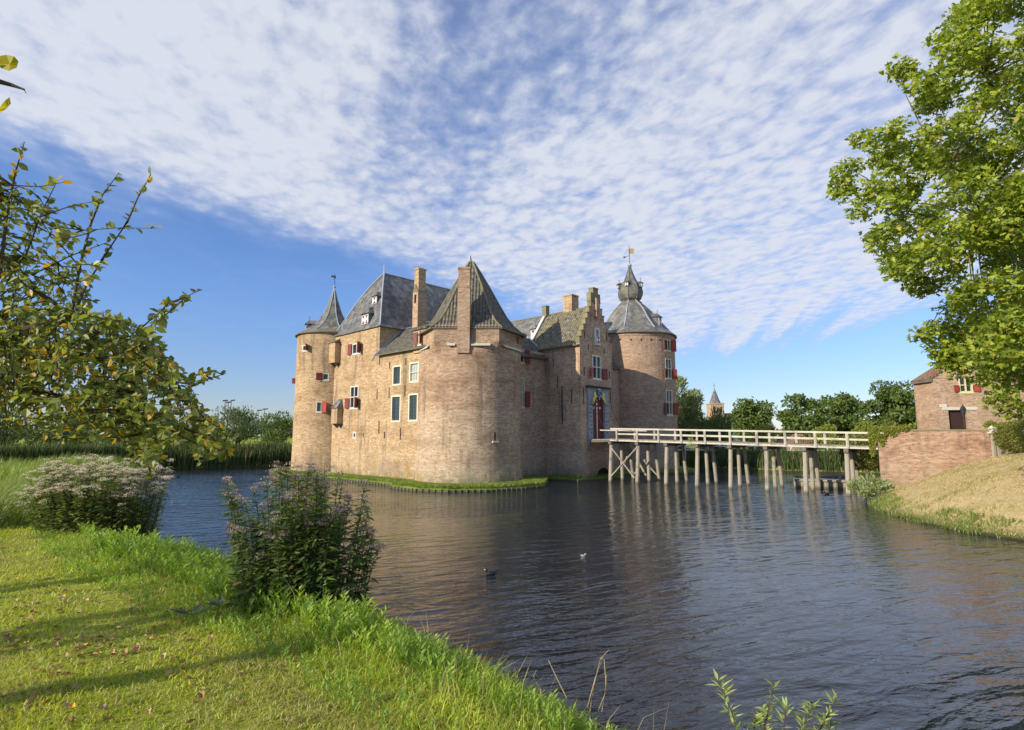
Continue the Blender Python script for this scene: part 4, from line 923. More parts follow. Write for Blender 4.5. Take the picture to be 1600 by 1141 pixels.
# drawbridge leaf
dbridge = thing('drawbridge', tuple(BP(-.5, 1.6, 3.6)), 'short wooden drawbridge leaf with chains between the castle door and the bridge', 'drawbridge')
g0 = G(1.15, 3.68, -.2); g1 = G(4.2, 3.68, -.2); e0 = BP(-.07, .2, 3.72); e1 = BP(-.07, 3.1, 3.72)
m = MB()
for k in range(14):
    f0 = k/14; f1 = (k+.9)/14; m.prism([g0.lerp(e0, f0), g0.lerp(e0, f1), g1.lerp(e1, f1), g1.lerp(e1, f0)], (0, 0, -.07), 0)
build('deck', m, M['wood'], dbridge)
for a_, b_ in ((g0, e0), (g1, e1)): m = MB(); m.beam(a_-UP*.17, b_-UP*.17, .14, .18); build('side_beam', m, M['wood_d'], dbridge)
for a_, b_ in ((g0, BP(.3, -.0, 0)), (g1, BP(.3, 3.3, 0))):
    m = MB(); p = a_.lerp(Vector((b_.x, b_.y, 3.7)), .35); m.beam(Vector((p.x, p.y, 4.5)), BP(.75, 0.15 if a_ is g0 else 3.15, 4.44), .09, .09); build('handrail', m, M['woodp'], dbridge)
for x_, e_ in ((po[0]+.15, e0), (po[1]-.15, e1)):
    m = MB(); p = G(x_, 7.3, -.2); m.tube([p, p.lerp(e_+UP*.1, .5)-UP*.12, e_+UP*.1], .022, 5); build('chain', m, M['iron'], dbridge)

# ------------------------------------------------------------------ abutment wall, quay, boat
W0 = Vector((24.35, 37.4, 0)); W1 = Vector((29.6, 34.3, 0)); wd = (W1-W0).normalized(); wn = Vector((wd.y, -wd.x, 0))
m = MB(); L = (W1-W0).length
m.prism([W0-UP*.6, W1-UP*.0+UP*1.5, W1+UP*4.3, W0+UP*4.33, ], -wn*.5, 0)
back = Vector((.77, .93, 0)).normalized()
W2 = W0+Vector((.78, .62, 0)).normalized()*5.4
m.prism([W2-UP*.6, W0-wn*.52-UP*.6, W0-wn*.52+UP*3.3, W2+UP*3.3], Vector((.3, -.38, 0)), 0)
m.prism([W0+UP*4.33+wn*.05-wd*.06, W1+UP*4.3+wn*.05, W1+UP*4.38+wn*.05, W0+UP*4.41+wn*.05-wd*.06], -wn*.6, 1)
ab = build('retaining_wall', m, [M['orange'], M['coping']]); tag(ab, 'weathered orange red brick retaining wall at the right end of the bridge', 'wall')
jt = thing('jetty', (25, 42.5, 0), 'low weathered timber plank jetty along the water beside the last bridge piles', 'jetty')
j0 = Vector((22.0, 44.3, 0)); j1 = Vector((28.3, 41.2, 0)); jd = (j1-j0).normalized(); jn = Vector((jd.y, -jd.x, 0))
m = MB(); nb = 34
for k in range(nb): p = j0.lerp(j1, (k+.5)/nb); m.obox(p+UP*(-.1), jd*(7.0/nb/2*.93), jn*.04, UP*(.62+.02*random.random()), 0)
build('facing_boards', m, M['wood'], jt)
m = MB(); m.beam(j0+UP*.60, j1+UP*.60, .3, .14); build('top_beam', m, M['wood'], jt)
m = MB(); m.obox((j0+j1)/2-jn*.6+UP*.64, (j1-j0)/2, jn*.55, UP*.03); build('walkway', m, M['wood'], jt)
for k in (0.05, .45, .95): m = MB(); p = j0.lerp(j1, k); m.tube([p+jn*.1-UP*.8, p+jn*.1+UP*(.95 if k == .45 else .66)], .09, 7); build('post', m, M['wood'], jt)
boat = thing('rowing_boat', (25.3, 44.6, 0), 'small open boat under a dark tarpaulin moored behind the jetty', 'boat')
bc = Vector((25.6, 44.7, 0)); bx = jd; by = Vector((-jd.y, jd.x, 0)); L = 2.9
m = MB(); sec = []
for i in range(11):
    s = -1+2*i/10; w_ = .78*(1-max(0, -s-.2)**2*1.45)*(1 if s < .9 else .9); w_ = max(w_, .04); sh__ = .5+.28*max(0, -s)**2
    c = bc+bx*s*L; sec.append([c+by*w_+UP*sh__, c+by*w_*.75+UP*.05, c-UP*.2, c-by*w_*.75+UP*.05, c-by*w_+UP*sh__])
for i in range(10):
    for k in range(4): m.face([sec[i][k], sec[i][k+1], sec[i+1][k+1], sec[i+1][k]], 0)
m.face(sec[-1], 0); build('hull', m, plain('boat_hull', (.12, .12, .12), .5, .2, 4), boat)
m = MB(); cs = []
for i in range(2, 11):
    s = -1+2*i/10; w_ = .8*(1-max(0, -s-.2)**2*1.45); c = bc+bx*s*L; hgt = .42*math.sin(PI*min(1, max(0, (i-1.5)/8.6)))
    cs.append([c+by*w_*1.03+UP*.46, c+by*w_*.6+UP*(.55+hgt*.7), c+UP*(.58+hgt), c-by*w_*.6+UP*(.55+hgt*.7), c-by*w_*1.03+UP*.46])
for i in range(len(cs)-1):
    for k in range(4): m.face([cs[i][k+1], cs[i][k], cs[i+1][k], cs[i+1][k+1]], 0)
build('tarpaulin', m, plain('dark_tarp', (.035, .037, .045), .6, .3, 3), boat, smooth=True, merge=True)
m = MB(); m.obox(bc-bx*2.05+UP*.62, bx*.35, by*.3, UP*.2); build('engine_box', m, M['stone'], boat)

# ------------------------------------------------------------------ brick house on the right
ht = Vector((1, -.22, 0)).normalized(); hn = Vector((ht.y, -ht.x, 0)); hn = hn if hn.y < 0 else -hn      # front runs along ht, faces hn
H0 = atY(1463, 672, 53); H0.z = 0; hz0 = 2.6
def HP(px, py): return onplane(px, py, H0, hn)
def hu(p): return (Vector((p.x, p.y, 0))-H0).dot(ht)
def Hh(u, z, d=0): return H0+ht*u-hn*d+UP*z
hW = hu(HP(1584, 600)); ev = HP(1463, 592).z; apz = HP(1512, 533).z; hc = hu(HP(1512, 560)); 
house = thing('brick_house', tuple(Hh(hW/2, 3.3)), 'orange brick outbuilding with curved Dutch gable and cream cross window behind the retaining wall', 'house')
wA, wB = HP(1496.5, 590.5), HP(1521, 613.5); dA, dB = HP(1481.5, 641), HP(1513, 671)
wr_ = (hu(wA), hu(wB), wB.z, wA.z); dr_ = (hu(dA), hu(dB), hz0, dA.z)
mb = MB(); MATW = [M['pink'], M['dark']]
sheet(mb, pmap(H0, ht, hn), [0, hW], [hz0, ev], [wr_, dr_+(.5,)], 0)
fl = Vector((38.1-H0.x+H0.x, 0, 0)); sd = (Vector((1448/1., 0, 0))*0-hn).normalized(); FD = 2.6
sideD = (-hn*1.0-ht*.18).normalized()
mb.prism([H0+sideD*FD+UP*hz0, H0-hn*.012+UP*hz0, H0-hn*.012+UP*ev, H0+sideD*FD+UP*ev], ht*.3, 0)
hwall = build('wall', mb, MATW, house)
cur_ = [(0, ev)]; hw2 = hc                                            # Flemish gable: concave scoops and small shoulders
for k in range(4):
    x0_, x1_ = hw2*.82*k/4, hw2*.82*(k+1)/4; z0_, z1_ = ev+(apz-ev)*.86*k/4+.15, ev+(apz-ev)*.86*(k+1)/4+.05
    for j in range(6): a_ = j/5*PI/2; cur_.append((x0_+(x1_-x0_)*math.sin(a_), z0_+(z1_-z0_)*(1-math.cos(a_))))
cur_ += [(hc-.4, ev+(apz-ev)*.9), (hc-.4, apz)]
rt_ = [(2*hc-x, z) for x, z in cur_[::-1]]
mb = MB(); mb.prism([Hh(0, ev, .0)]+[Hh(x, z, 0) for x, z in cur_[1:]][::1]+[Hh(x, z, 0) for x, z in rt_], -hn*.45, 0)
for f in mb.f[:2]: pass
gb = build('gable', mb, M['pink'], house)
for L_ in (cur_, rt_):
    m = MB()
    for (x, z), (x2, z2) in zip(L_[:-1], L_[1:]): m.beam(Hh(x, z+.07, .2), Hh(x2, z2+.07, .2), .62, .15)
    build('gable_coping', m, M['orange_tile'], house)
m = MB(); m.beam(H0+sideD*FD+UP*(ev-.12)-ht*.1, H0+UP*(ev-.12)-ht*.1+hn*.1, .3, .34, 0); build('cornice', m, M['wood_d'], house)
m = MB()
m.face([H0+sideD*FD-ht*.3+UP*(ev-.02), H0-ht*.3+UP*(ev-.02), Hh(hc, apz-1.0, .4), Hh(hc, apz-1.0, FD)+sideD*0]); m.face([Hh(2*hc+.2, ev, .4), Hh(2*hc+.2, ev, FD), Hh(hc, apz-1.0, FD), Hh(hc, apz-1.0, .4)])
build('roof', m, M['orange_tile'], house)
m = MB(); m.prism([Hh(2*hc, hz0, FD), H0+sideD*FD+UP*hz0, H0+sideD*FD+UP*ev, Hh(hc, apz-1.05, FD), Hh(2*hc, ev, FD)], hn*.3, 0); build('rear_wall', m, M['pink'], house)
wc = Hh((wr_[0]+wr_[1])/2, (wr_[2]+wr_[3])/2); ww = wr_[1]-wr_[0]; wh = wr_[3]-wr_[2]
window(house, wc, ht, hn, ww, wh, 'cross', 'cream_y')
for s in (-1, 1): shutter(house, wc-UP*wh*.22, ht, hn, s, .5, wh*.45, 165, 'redp2', ww/2)
m = MB(); m.obox(Hh((dr_[0]+dr_[1])/2, (hz0+dr_[3])/2, .35), ht*(dr_[1]-dr_[0])/2, hn*.05, UP*(dr_[3]-hz0)/2)
for k in range(1, 8): m.obox(Hh(dr_[0]+(dr_[1]-dr_[0])*k/8, (hz0+dr_[3])/2, .29), ht*.012, hn*.01, UP*(dr_[3]-hz0-.1)/2)
build('barn_door', m, plain('dark_door', (.05, .025, .018), .7, .2, 4), house)
m = MB(); m.obox(Hh((dr_[0]+dr_[1])/2+.2, dr_[3]+.14, .1), ht*((dr_[1]-dr_[0])/2+.7), hn*.16, UP*.13); m.obox(Hh(dr_[0]-.4, dr_[3]+.42, .04), ht*.3, hn*.1, UP*.15); build('lintel', m, M['stone'], house)
m = MB(); m.prism([Hh(hW-.3, hz0, 1.2), Hh(hW+9, hz0, 1.2), Hh(hW+9, ev-.8, 1.2), Hh(hW-.3, ev-.8, 1.2)], -hn*5, 0); build('side_wing_wall', m, M['pink'], house)
m = MB(); z_ = ev-.9; m.face([Hh(hW-.3, z_, .9), Hh(hW+9.3, z_, .9), Hh(hW+9.3, z_+2.6, 3.8), Hh(hW-.3, z_+2.6, 3.8)]); m.face([Hh(hW+9.3, z_, 6.6), Hh(hW-.3, z_, 6.6), Hh(hW-.3, z_+2.6, 3.8), Hh(hW+9.3, z_+2.6, 3.8)]); build('side_wing_roof', m, M['orange_tile'], house)

# lamp post, gate post
lp = atY(1508, 672, 38); lz = 3.25
lamp = thing('street_lamp', (lp.x, 38, lz), 'black lantern lamp post in front of the brick house door', 'lamp')
t_ = atY(1508, 634, 38).z; q = Vector((lp.x, 38, lz)); hh = t_-lz
m = MB(); m.lathe(q, [(.12, 0), (.12, .3), (.07, .4), (.065, hh-.75), (.07, hh-.7), (.04, hh-.62)], 10); m.beam(q+Vector((-.2, 0, hh-.85)), q+Vector((.2, 0, hh-.85)), .03, .03); build('pole', m, M['iron'], lamp)
m = MB(); m.lathe(q, [(.09, hh-.62), (.17, hh-.25)], 6, 1); m.lathe(q, [(.2, hh-.25), (.13, hh-.1), (.04, hh), (.02, hh+.1)], 6, 0)
for k in range(6): a = k*PI/3; m.beam(q+Vector((.09*math.cos(a), .09*math.sin(a), hh-.62)), q+Vector((.175*math.cos(a), .175*math.sin(a), hh-.25)), .02, .02, 0)
build('lantern', m, [M['iron'], M['glass_b']], lamp)
gp_ = W1-wd*.15+wn*.35; z0 = hz(gp_.x, gp_.y)
gpo = thing('gate_post', (gp_.x, gp_.y, z0), 'two weathered wooden posts carrying a pale stone lion at the end of the brick wall', 'gate post')
for s in (-.14, .16): m = MB(); m.beam((gp_.x+s, gp_.y, z0-.2), (gp_.x+s*.7, gp_.y, 4.15), .15, .15); build('post', m, M['wood'], gpo)
m = MB(); q = Vector((gp_.x, gp_.y, 4.15)); m.obox(q+UP*.04, (.26, 0, 0), (0, .2, 0), (0, 0, .04))
m.lathe(q+Vector((.05, 0, .07)), [(.0, 0), (.17, .02), (.18, .14), (.12, .28), (0, .3)], 10, 0, 0, 1.2, .9); m.lathe(q+Vector((-.14, 0, .22)), [(0, 0), (.1, .04), (.12, .12), (.08, .2), (0, .24)], 9); m.tube([q+Vector((-.2, .07, .08)), q+Vector((-.1, .07, .3))], [.05, .04], 6); m.tube([q+Vector((-.2, -.07, .08)), q+Vector((-.1, -.07, .3))], [.05, .04], 6)
m.obox(q+Vector((-.27, 0, .3)), (.05, 0, 0), (0, .05, 0), (0, 0, .05))
build('stone_lion', m, M['stone'], gpo, smooth=False)

# church far off
cY = 225; cc = atY(1118.5, 660, cY); zt = atY(1118, 645, cY).z; zt2 = atY(1118, 632, cY).z; ztop = atY(1118, 605, cY).z; hwc = 2.6
church = thing('church', (cc.x, cY, 1.5), 'distant brick church tower with a slim grey spire above the trees', 'church')
m = MB(); m.box(cc.x-hwc, cc.x+hwc, cY-hwc, cY+hwc, 1, zt2)
for s in (-1, 1): m.box(cc.x+s*1.4-.35, cc.x+s*1.4+.35, cY-hwc-.03, cY-hwc+.1, zt2-3.2, zt2-1.2, 1)
m.box(cc.x-hwc-.2, cc.x+hwc+.2, cY-hwc-.2, cY+hwc+.2, zt2, zt2+.4, 0)
build('tower', m, [M['pink'], M['dark']], church)
m = MB(); R8c = lambda r, z: [Vector((cc.x+r*math.cos(PI/8+k*PI/4), cY+r*math.sin(PI/8+k*PI/4), z)) for k in range(8)]
m.loft([R8c(2.3, zt2+.4), R8c(1.6, zt2+2), R8c(.1, ztop-.5)]); m.tube([(cc.x, cY, ztop-.6), (cc.x, cY, ztop+1.6)], .1, 5); m.beam((cc.x-.5, cY, ztop+.7), (cc.x+.5, cY, ztop+.7), .12, .12); build('spire', m, M['slate'], church)
m = MB(); m.prism([Vector((cc.x+3, cY-5, 1)), Vector((cc.x+3, cY+5, 1)), Vector((cc.x+3, cY+5, 8)), Vector((cc.x+3, cY, 13)), Vector((cc.x+3, cY-5, 8))], (18, 0, 0)); build('nave', m, M['slate'], church)
# red-roofed house far off behind the bridge
hh_ = thing('cottage', (31, 72, 1), 'small red brick cottage half hidden by bushes behind the bridge rail', 'house')
q = atY(1253, 688, 75); m = MB(); m.box(q.x-1.2, q.x+1.2, 75, 79, 1, 3.0); build('wall', m, M['orange'], hh_)
m = MB(); m.prism([Vector((q.x-1.5, 74.7, 3.0)), Vector((q.x+1.5, 74.7, 3.0)), Vector((q.x, 74.7, 4.2))], (0, 4.6, 0)); build('roof', m, M['orange_tile'], hh_)
# white fence beyond the water
fx0, fx1, fY = atY(1062, 700, 74).x, atY(1352, 700, 69).x, 72
fence = thing('white_fence', ((fx0+fx1)/2, fY, 1.1), 'long low white two-rail fence on the far bank seen under the bridge', 'fence')
for z in (2.2, 2.7): m = MB(); m.beam((fx0-4, fY+1, z), (fx1, fY-3, z), .08, .14); build('rail', m, M['white'], fence)
nf = 18
for k in range(nf+1): f = k/nf; x = fx0-4+(fx1-fx0+4)*f; y = fY+1-4*f; m = MB(); m.beam((x, y+.06, .9), (x, y+.06, 2.92), .14, .14); build('post', m, M['white'], fence)
# floodlight masts
MG = 'floodlight masts beyond the left bank'
for i, (px, pt, Y, lab) in enumerate(((352, 627, 210, 'leftmost floodlight mast of the close cluster of three beyond the left bank'), (357, 629.5, 225, 'middle shorter floodlight mast of the close cluster of three'), (361.5, 626.5, 240, 'right floodlight mast of the close cluster of three, its head turned right'), (404.5, 642, 260, 'shorter left floodlight mast of the pair close to the castle'), (413.5, 640, 262, 'taller right floodlight mast of the pair close to the castle'))):
    P = atY(px, pt, Y); t = thing('floodlight_mast', (P.x, Y, 1.5), lab, 'floodlight mast', MG)
    m = MB(); m.tube([(P.x, Y, 1), (P.x, Y, P.z)], [.22, .13], 6); build('pole', m, M['lead_d'], t); m = MB(); m.beam((P.x-(.9 if i != 2 else .2), Y, P.z+.1), (P.x+(.9 if i < 2 else 1.5), Y, P.z+.3), .4, .5); build('lamp_head', m, M['iron'], t)
# ------------------------------------------------------------------ vegetation
M['lf_apple'] = leaf('apple_leaves', (.15, .19, .03), (.38, .41, .09), (.65, .38, .03), .09, .42, .12)
M['lf_plane'] = leaf('plane_leaves', (.13, .20, .015), (.48, .54, .05), (.42, .36, .05), .03, .46, .10)
M['lf_oak'] = leaf('oak_leaves', (.08, .125, .025), (.16, .22, .045), None, 0, .3, .08)
M['lf_dark'] = leaf('dark_leaves', (.03, .055, .02), (.06, .09, .028), None, 0, .2, .08)
M['lf_willow'] = leaf('willow_leaves', (.24, .29, .11), (.42, .46, .21), None, 0, .35, .1)
M['lf_weep'] = leaf('weeping_leaves', (.09, .125, .03), (.19, .22, .06), None, 0, .3, .08)
M['lf_yel'] = leaf('yellow_green_leaves', (.19, .23, .03), (.34, .37, .06), None, 0, .4, .08)
M['lf_sage'] = leaf('grey_green_leaves', (.07, .105, .035), (.165, .215, .08), None, 0, .35, .1)
M['lf_hedge'] = leaf('hedge_leaves', (.11, .14, .025), (.25, .26, .045), (.30, .18, .04), .1, .3, .08)
M['lf_herb'] = leaf('herb_leaves', (.22, .36, .03), (.50, .62, .08), None, 0, .45, .1, (.14, .26, .03))
M['lf_agri'] = leaf('agrimony_leaves', (.08, .135, .03), (.19, .28, .06), (.20, .14, .06), .05, .35, .1)
M['lf_agri2'] = leaf('sunlit_agrimony_leaves', (.12, .17, .04), (.26, .33, .08), (.25, .18, .08), .06, .38, .1)
M['fl_pink'] = leaf('faded_pink_flowers', (.74, .62, .55), (.90, .82, .74), (.45, .32, .24), .15, .3, .02)
M['fl_dusk'] = leaf('greyish_pink_flowers', (.40, .31, .30), (.62, .51, .50), (.24, .16, .13), .25, .3, .02)
M['fl_mag'] = leaf('magenta_flowers', (.45, .06, .25), (.65, .15, .42), None, 0, .3, .02)
M['gr_lawn'] = leaf('lawn_grass', (.32, .39, .025), (.60, .62, .07), (.56, .48, .22), .16, .4, .06, (.42, .40, .13))
M['gr_lush'] = leaf('lush_grass', (.26, .38, .025), (.58, .66, .07), (.46, .43, .16), .05, .45, .08, (.14, .25, .03))
M['gr_reed'] = leaf('reed_blades', (.05, .085, .022), (.12, .165, .05), (.33, .27, .13), .10, .3, .06)
M['gr_tall'] = leaf('tall_grass', (.14, .22, .035), (.30, .38, .08), (.46, .40, .20), .12, .4, .08)
M['gr_dry'] = leaf('dry_grass', (.50, .39, .20), (.72, .58, .34), (.26, .28, .07), .16, .3, .04, (.34, .31, .11))
M['gr_isle'] = leaf('island_grass', (.17, .25, .03), (.34, .41, .08), (.44, .40, .18), .12, .4, .06, (.13, .20, .03))
def nrm(a): return a/np.maximum(np.linalg.norm(a, axis=-1, keepdims=True), 1e-9)
def leaves(C_, D_, N_, L_, W_, fold=.18, lobed=False, oval=False):
    D_ = nrm(D_); S = nrm(np.cross(D_, N_)); N_ = nrm(np.cross(S, D_)); L_ = L_[:, None]; W_ = W_[:, None]; n = len(C_)
    if lobed:                                          # five-pointed plane leaf
        P = [C_, C_+D_*L_*.15+S*W_*.55, C_+D_*L_*.62+S*W_*.5-N_*W_*.1, C_+D_*L_*.5+S*W_*.2, C_+D_*L_, C_+D_*L_*.5-S*W_*.2, C_+D_*L_*.62-S*W_*.5-N_*W_*.1, C_+D_*L_*.15-S*W_*.55]
        V = np.stack(P, 1).reshape(-1, 3); b = np.arange(n)[:, None]*8
        Fc = np.concatenate([b+np.array([t]) for t in ((0, 1, 3), (1, 2, 3), (0, 3, 4), (0, 4, 5), (0, 5, 7), (5, 6, 7))], 0)
        return V, Fc
    if oval:
        f = N_*W_*fold; P = [C_, C_+D_*L_*.22+S*W_*.40+f, C_+D_*L_*.6+S*W_*.46+f*.9, C_+D_*L_-N_*L_*.06, C_+D_*L_*.6-S*W_*.46+f*.9, C_+D_*L_*.22-S*W_*.40+f]
        V = np.stack(P, 1).reshape(-1, 3); b = np.arange(n)[:, None]*6
        return V, np.concatenate([b+np.array([t]) for t in ((0, 1, 2), (0, 2, 3), (0, 3, 4), (0, 4, 5))], 0)
    P = [C_, C_+D_*L_*.42+S*W_*.5+N_*W_*fold, C_+D_*L_, C_+D_*L_*.42-S*W_*.5+N_*W_*fold]
    V = np.stack(P, 1).reshape(-1, 3); b = np.arange(n)[:, None]*4
    return V, np.concatenate([b+np.array([[0, 1, 2]]), b+np.array([[0, 2, 3]])], 0)
def blades(P, H, W, lean, az=None, curve=1.):
    n = len(P); az = rng.uniform(0, 2*PI, n) if az is None else az; fa = rng.uniform(0, 2*PI, n)
    d = np.stack([np.cos(az), np.sin(az), np.zeros(n)], -1); s = np.stack([np.cos(fa), np.sin(fa), np.zeros(n)], -1)*W[:, None]/2
    up = np.array([[0, 0, 1.]]); H = H[:, None]; lean = lean[:, None]
    m1 = P+up*H*.55+d*H*lean*.35; tp = P+up*H*(1-.25*np.minimum(lean, 1.5)*curve)+d*H*lean
    V = np.stack([P-s, P+s, m1-s*.8, m1+s*.8, tp], 1).reshape(-1, 3); b = np.arange(n)[:, None]*5
    return V, np.concatenate([b+np.array([t]) for t in ((0, 1, 3), (0, 3, 2), (2, 3, 4))], 0)
def cat(parts):
    V = []; Fc = []; o = 0
    for v, f in parts: V.append(v); Fc.append(f+o); o += len(v)
    return np.concatenate(V), np.concatenate(Fc)
def rv(n): return nrm(rng.normal(size=(n, 3)))
def tubes(paths, parent, name, mat, n=5):
    m = MB()
    for pts, rad in paths: m.tube(pts, rad, n, cap=False)
    return build(name, m, mat, parent, smooth=True)
def pip(px, py, poly):
    ins = np.zeros(len(px), bool); poly = np.array(poly, float)
    for a, b in zip(poly, np.roll(poly, -1, 0)):
        c = (a[1] > py) != (b[1] > py); ins ^= c & (px < (b[0]-a[0])*(py-a[1])/((b[1]-a[1]) or 1e-9)+a[0])
    return ins
def curve(p, q, sag=.1, n=5, seed=None):
    p = Vector(p); q = Vector(q); L = (q-p).length; j = Vector((random.uniform(-1, 1), random.uniform(-1, 1), random.uniform(-.5, 1)))*L*sag
    return [p.lerp(q, i/(n-1))+j*math.sin(PI*i/(n-1)) for i in range(n)]
# ---- trees in the middle distance
def tree(name, label, ctg, group, x, y, z0, H, R, lm, n=3500, ls=.35, kc=22, trunk=.22, flat=1., shape='round', bark='bark', clump=.36):
    t = thing(name, (x, y, z0), label, ctg, group)
    ch = H*(1-trunk); cz = z0+H*trunk+ch/2; cl = []
    while len(cl) < kc:
        v = np.array([random.uniform(-1, 1) for _ in range(3)]); r = np.linalg.norm(v)
        if r > 1 or (shape != 'bush' and r < .35): continue
        if shape == 'cone': v[:2] *= (1-(v[2]+1)/2)*.9+.08
        if shape == 'bush': v[2] = abs(v[2])*1.7-.85; v[:2] *= 1 if v[2] < .1 else .75
        cl.append((x+v[0]*R*.78, y+v[1]*R*.78, cz+v[2]*ch/2*.86, R*clump*random.uniform(.65, 1.2)))
    cl = np.array(cl); idx = rng.integers(0, kc, n); c = cl[idx]
    dv = rv(n); dv[:, 2] = dv[:, 2]*.8+.15; rad = c[:, 3:4]*rng.uniform(.35, 1.05, (n, 1))**.6
    P = c[:, :3]+dv*rad*np.array([[1, 1, .85*flat]])
    if shape == 'weep':
        P[:, 2] -= rng.uniform(0, 1, n)**1.0*H*.42; P[:, 2] = np.maximum(P[:, 2], z0+.5)
        D_ = np.tile(np.array([[0, 0, -1.]]), (n, 1))+rv(n)*.25; Lf = rng.uniform(.9, 2., n)*ls; Wf = Lf*.22
    elif shape == 'feather': D_ = dv*.6+np.array([[0, 0, .5]])+rv(n)*.5; Lf = rng.uniform(.7, 1.7, n)*ls; Wf = Lf*.35
    else: D_ = rv(n)+dv*.4; Lf = rng.uniform(.6, 1.4, n)*ls; Wf = Lf*rng.uniform(.5, .8, n)
    P[:, 2] = np.maximum(P[:, 2], z0+.1)
    V, Fc = leaves(P, D_, rv(n)+dv*.8, Lf, Wf); fastmesh('crown', V, Fc, lm, t)
    r0 = max(.06, H*.028); tp = Vector((x, y, z0+H*(trunk+.25)))
    paths = [([Vector((x, y, z0-.3)), Vector((x+.02*H, y, z0+H*trunk*.6)), tp], [r0*1.3, r0, r0*.5])]
    for c in cl[:12]:
        s = Vector((x, y, z0+H*trunk*random.uniform(.6, 1.3))); paths.append((curve(s, Vector(c[:3]), .08, 4), [r0*.5, r0*.35, r0*.22, r0*.1]))
    tubes(paths, t, 'trunk', M[bark]); return t
def at_tree(px0, px1, ptop, Y, zb=1.2):
    a = atY(px0, ptop, Y); b = atY(px1, ptop, Y); return (a.x+b.x)/2, Y, zb, a.z-zb, (b.x-a.x)/2
TG = 'dark green trees in a row beyond the bridge'
for (p0, p1, pt, Y, lab, n) in ((1138, 1210, 617, 118, 'round dark green tree standing apart, just right of the distant church spire', 4200),
                                (1214, 1290, 612, 112, 'left one of the three large dark green trees in a row before the brick house', 4800),
                                (1272, 1350, 609, 120, 'middle one of the three large dark green trees in a row before the brick house', 4800),
                                (1346, 1436, 598, 104, 'tallest dark green tree of the row, beside the brick house', 5600)):
    x, y, z, H, R = at_tree(p0, p1, pt, Y); tree('leafy_tree', lab, 'tree', TG, x, y, z, H*1.0, R*1.06, M['lf_oak'], int(n*1.5), .62, 36, .04, 1, 'round', 'bark', .34)
x, y, z, H, R = at_tree(1030, 1102, 582, 82); tree('willow_tree', 'tall feathery grey green willow just right of the onion domed tower', 'tree', None, x-.7, y, z, H, R*1.0, M['lf_willow'], 9000, .42, 30, .05, 1.2, 'feather', 'bark_l', .36)
x, y, z, H, R = at_tree(1086, 1150, 643, 76); tree('weeping_willow', 'low drooping weeping willow below the church spire', 'tree', None, x, y, z, H*1.17, R*1.15, M['lf_weep'], 9500, .32, 20, .3, 1, 'weep')
BG = 'yellow green bushes behind the bridge'
for (p0, p1, pt, Y, lab, mt) in ((1166, 1212, 660, 76, 'low rounded yellow green bush between the weeping willow and the dark trees', 'lf_yel'),
                                 (1268, 1330, 655, 74, 'broad pale yellow green bush below the dark trees behind the bridge', 'lf_yel'),
                                 (1318, 1376, 653, 66, 'yellow green bush at the end of the bridge rail', 'lf_yel'),
                                 (1366, 1420, 650, 62, 'mid green bush behind the top of the brick retaining wall', 'lf_hedge'),
                                 (1405, 1462, 647, 58, 'bright green bush behind the retaining wall at the foot of the brick house', 'lf_yel'),
                                 (1206, 1258, 672, 80, 'small dark bush low behind the bridge rail', 'lf_oak')):
    x, y, z, H, R = at_tree(p0, p1, pt, Y, 1.0 if Y > 70 else .9); tree('bush', lab, 'bush', BG, x, y, z, H, R*1.12, M[mt], 4200, .26, 16, .03, 1, 'bush', 'bark', .42)
x, y, z, H, R = at_tree(1530, 1590, 640, 44, 2.8); tree('bush', 'leafy yellow green shrub between the lamp post and the clipped hedge', 'bush', BG, x, y, z, H, R, M['lf_yel'], 2600, .2, 14, .03, 1, 'bush', 'bark', .42)
LG = 'trees and bushes along the far left bank'
for (p0, p1, pt, Y, lab, mt, n, sh) in ((405, 470, 645, 96, 'dense green bush with pointed top touching the left castle tower', 'lf_oak', 4200, 'feather'),
                                    (330, 415, 640, 98, 'tall green bush with spiky shoots below the floodlight masts', 'lf_sage', 5200, 'feather'),
                                    (280, 350, 655, 95, 'rounded green bush just left of the spiky one, partly behind the apple branches', 'lf_oak', 3600, 'round'),
                                    (205, 290, 650, 98, 'mid green bush seen through a gap of the apple tree', 'lf_sage', 3800, 'round'),
                                    (150, 215, 633, 120, 'dark conifer standing above the left bank bushes', 'lf_dark', 3600, 'cone'),
                                    (60, 170, 650, 80, 'broad grey green willow bush under the apple branches', 'lf_sage', 5600, 'feather'),
                                    (-60, 70, 610, 72, 'large grey green willow at the left edge of the picture', 'lf_sage', 7000, 'feather')):
    x, y, z, H, R = at_tree(p0, p1, pt, Y, 1.0); tree('bank_tree', lab, 'tree', LG, x, y, z, H, R*1.08, M[mt], n, .36, 22, .04, 1, sh, 'bark', .4)
# far wood: one low mass at the horizon
n = 9000; X = rng.uniform(-330, 420, n); ok = (np.abs(X+10) > 60); X = X[ok]; n = len(X); Y = 330+rng.uniform(0, 30, n); hh = 1+5.5*(1+.35*wob(X*.05, Y*.02))*rng.uniform(0, 1, n)**.7
V, Fc = leaves(np.stack([X, Y, 1+hh], -1), rv(n), rv(n), rng.uniform(1, 2.6, n), rng.uniform(.8, 1.8, n)); tag(fastmesh('far_wood', V, Fc, M['lf_oak']), 'low far off wood along the horizon', 'wood', None, 'stuff')

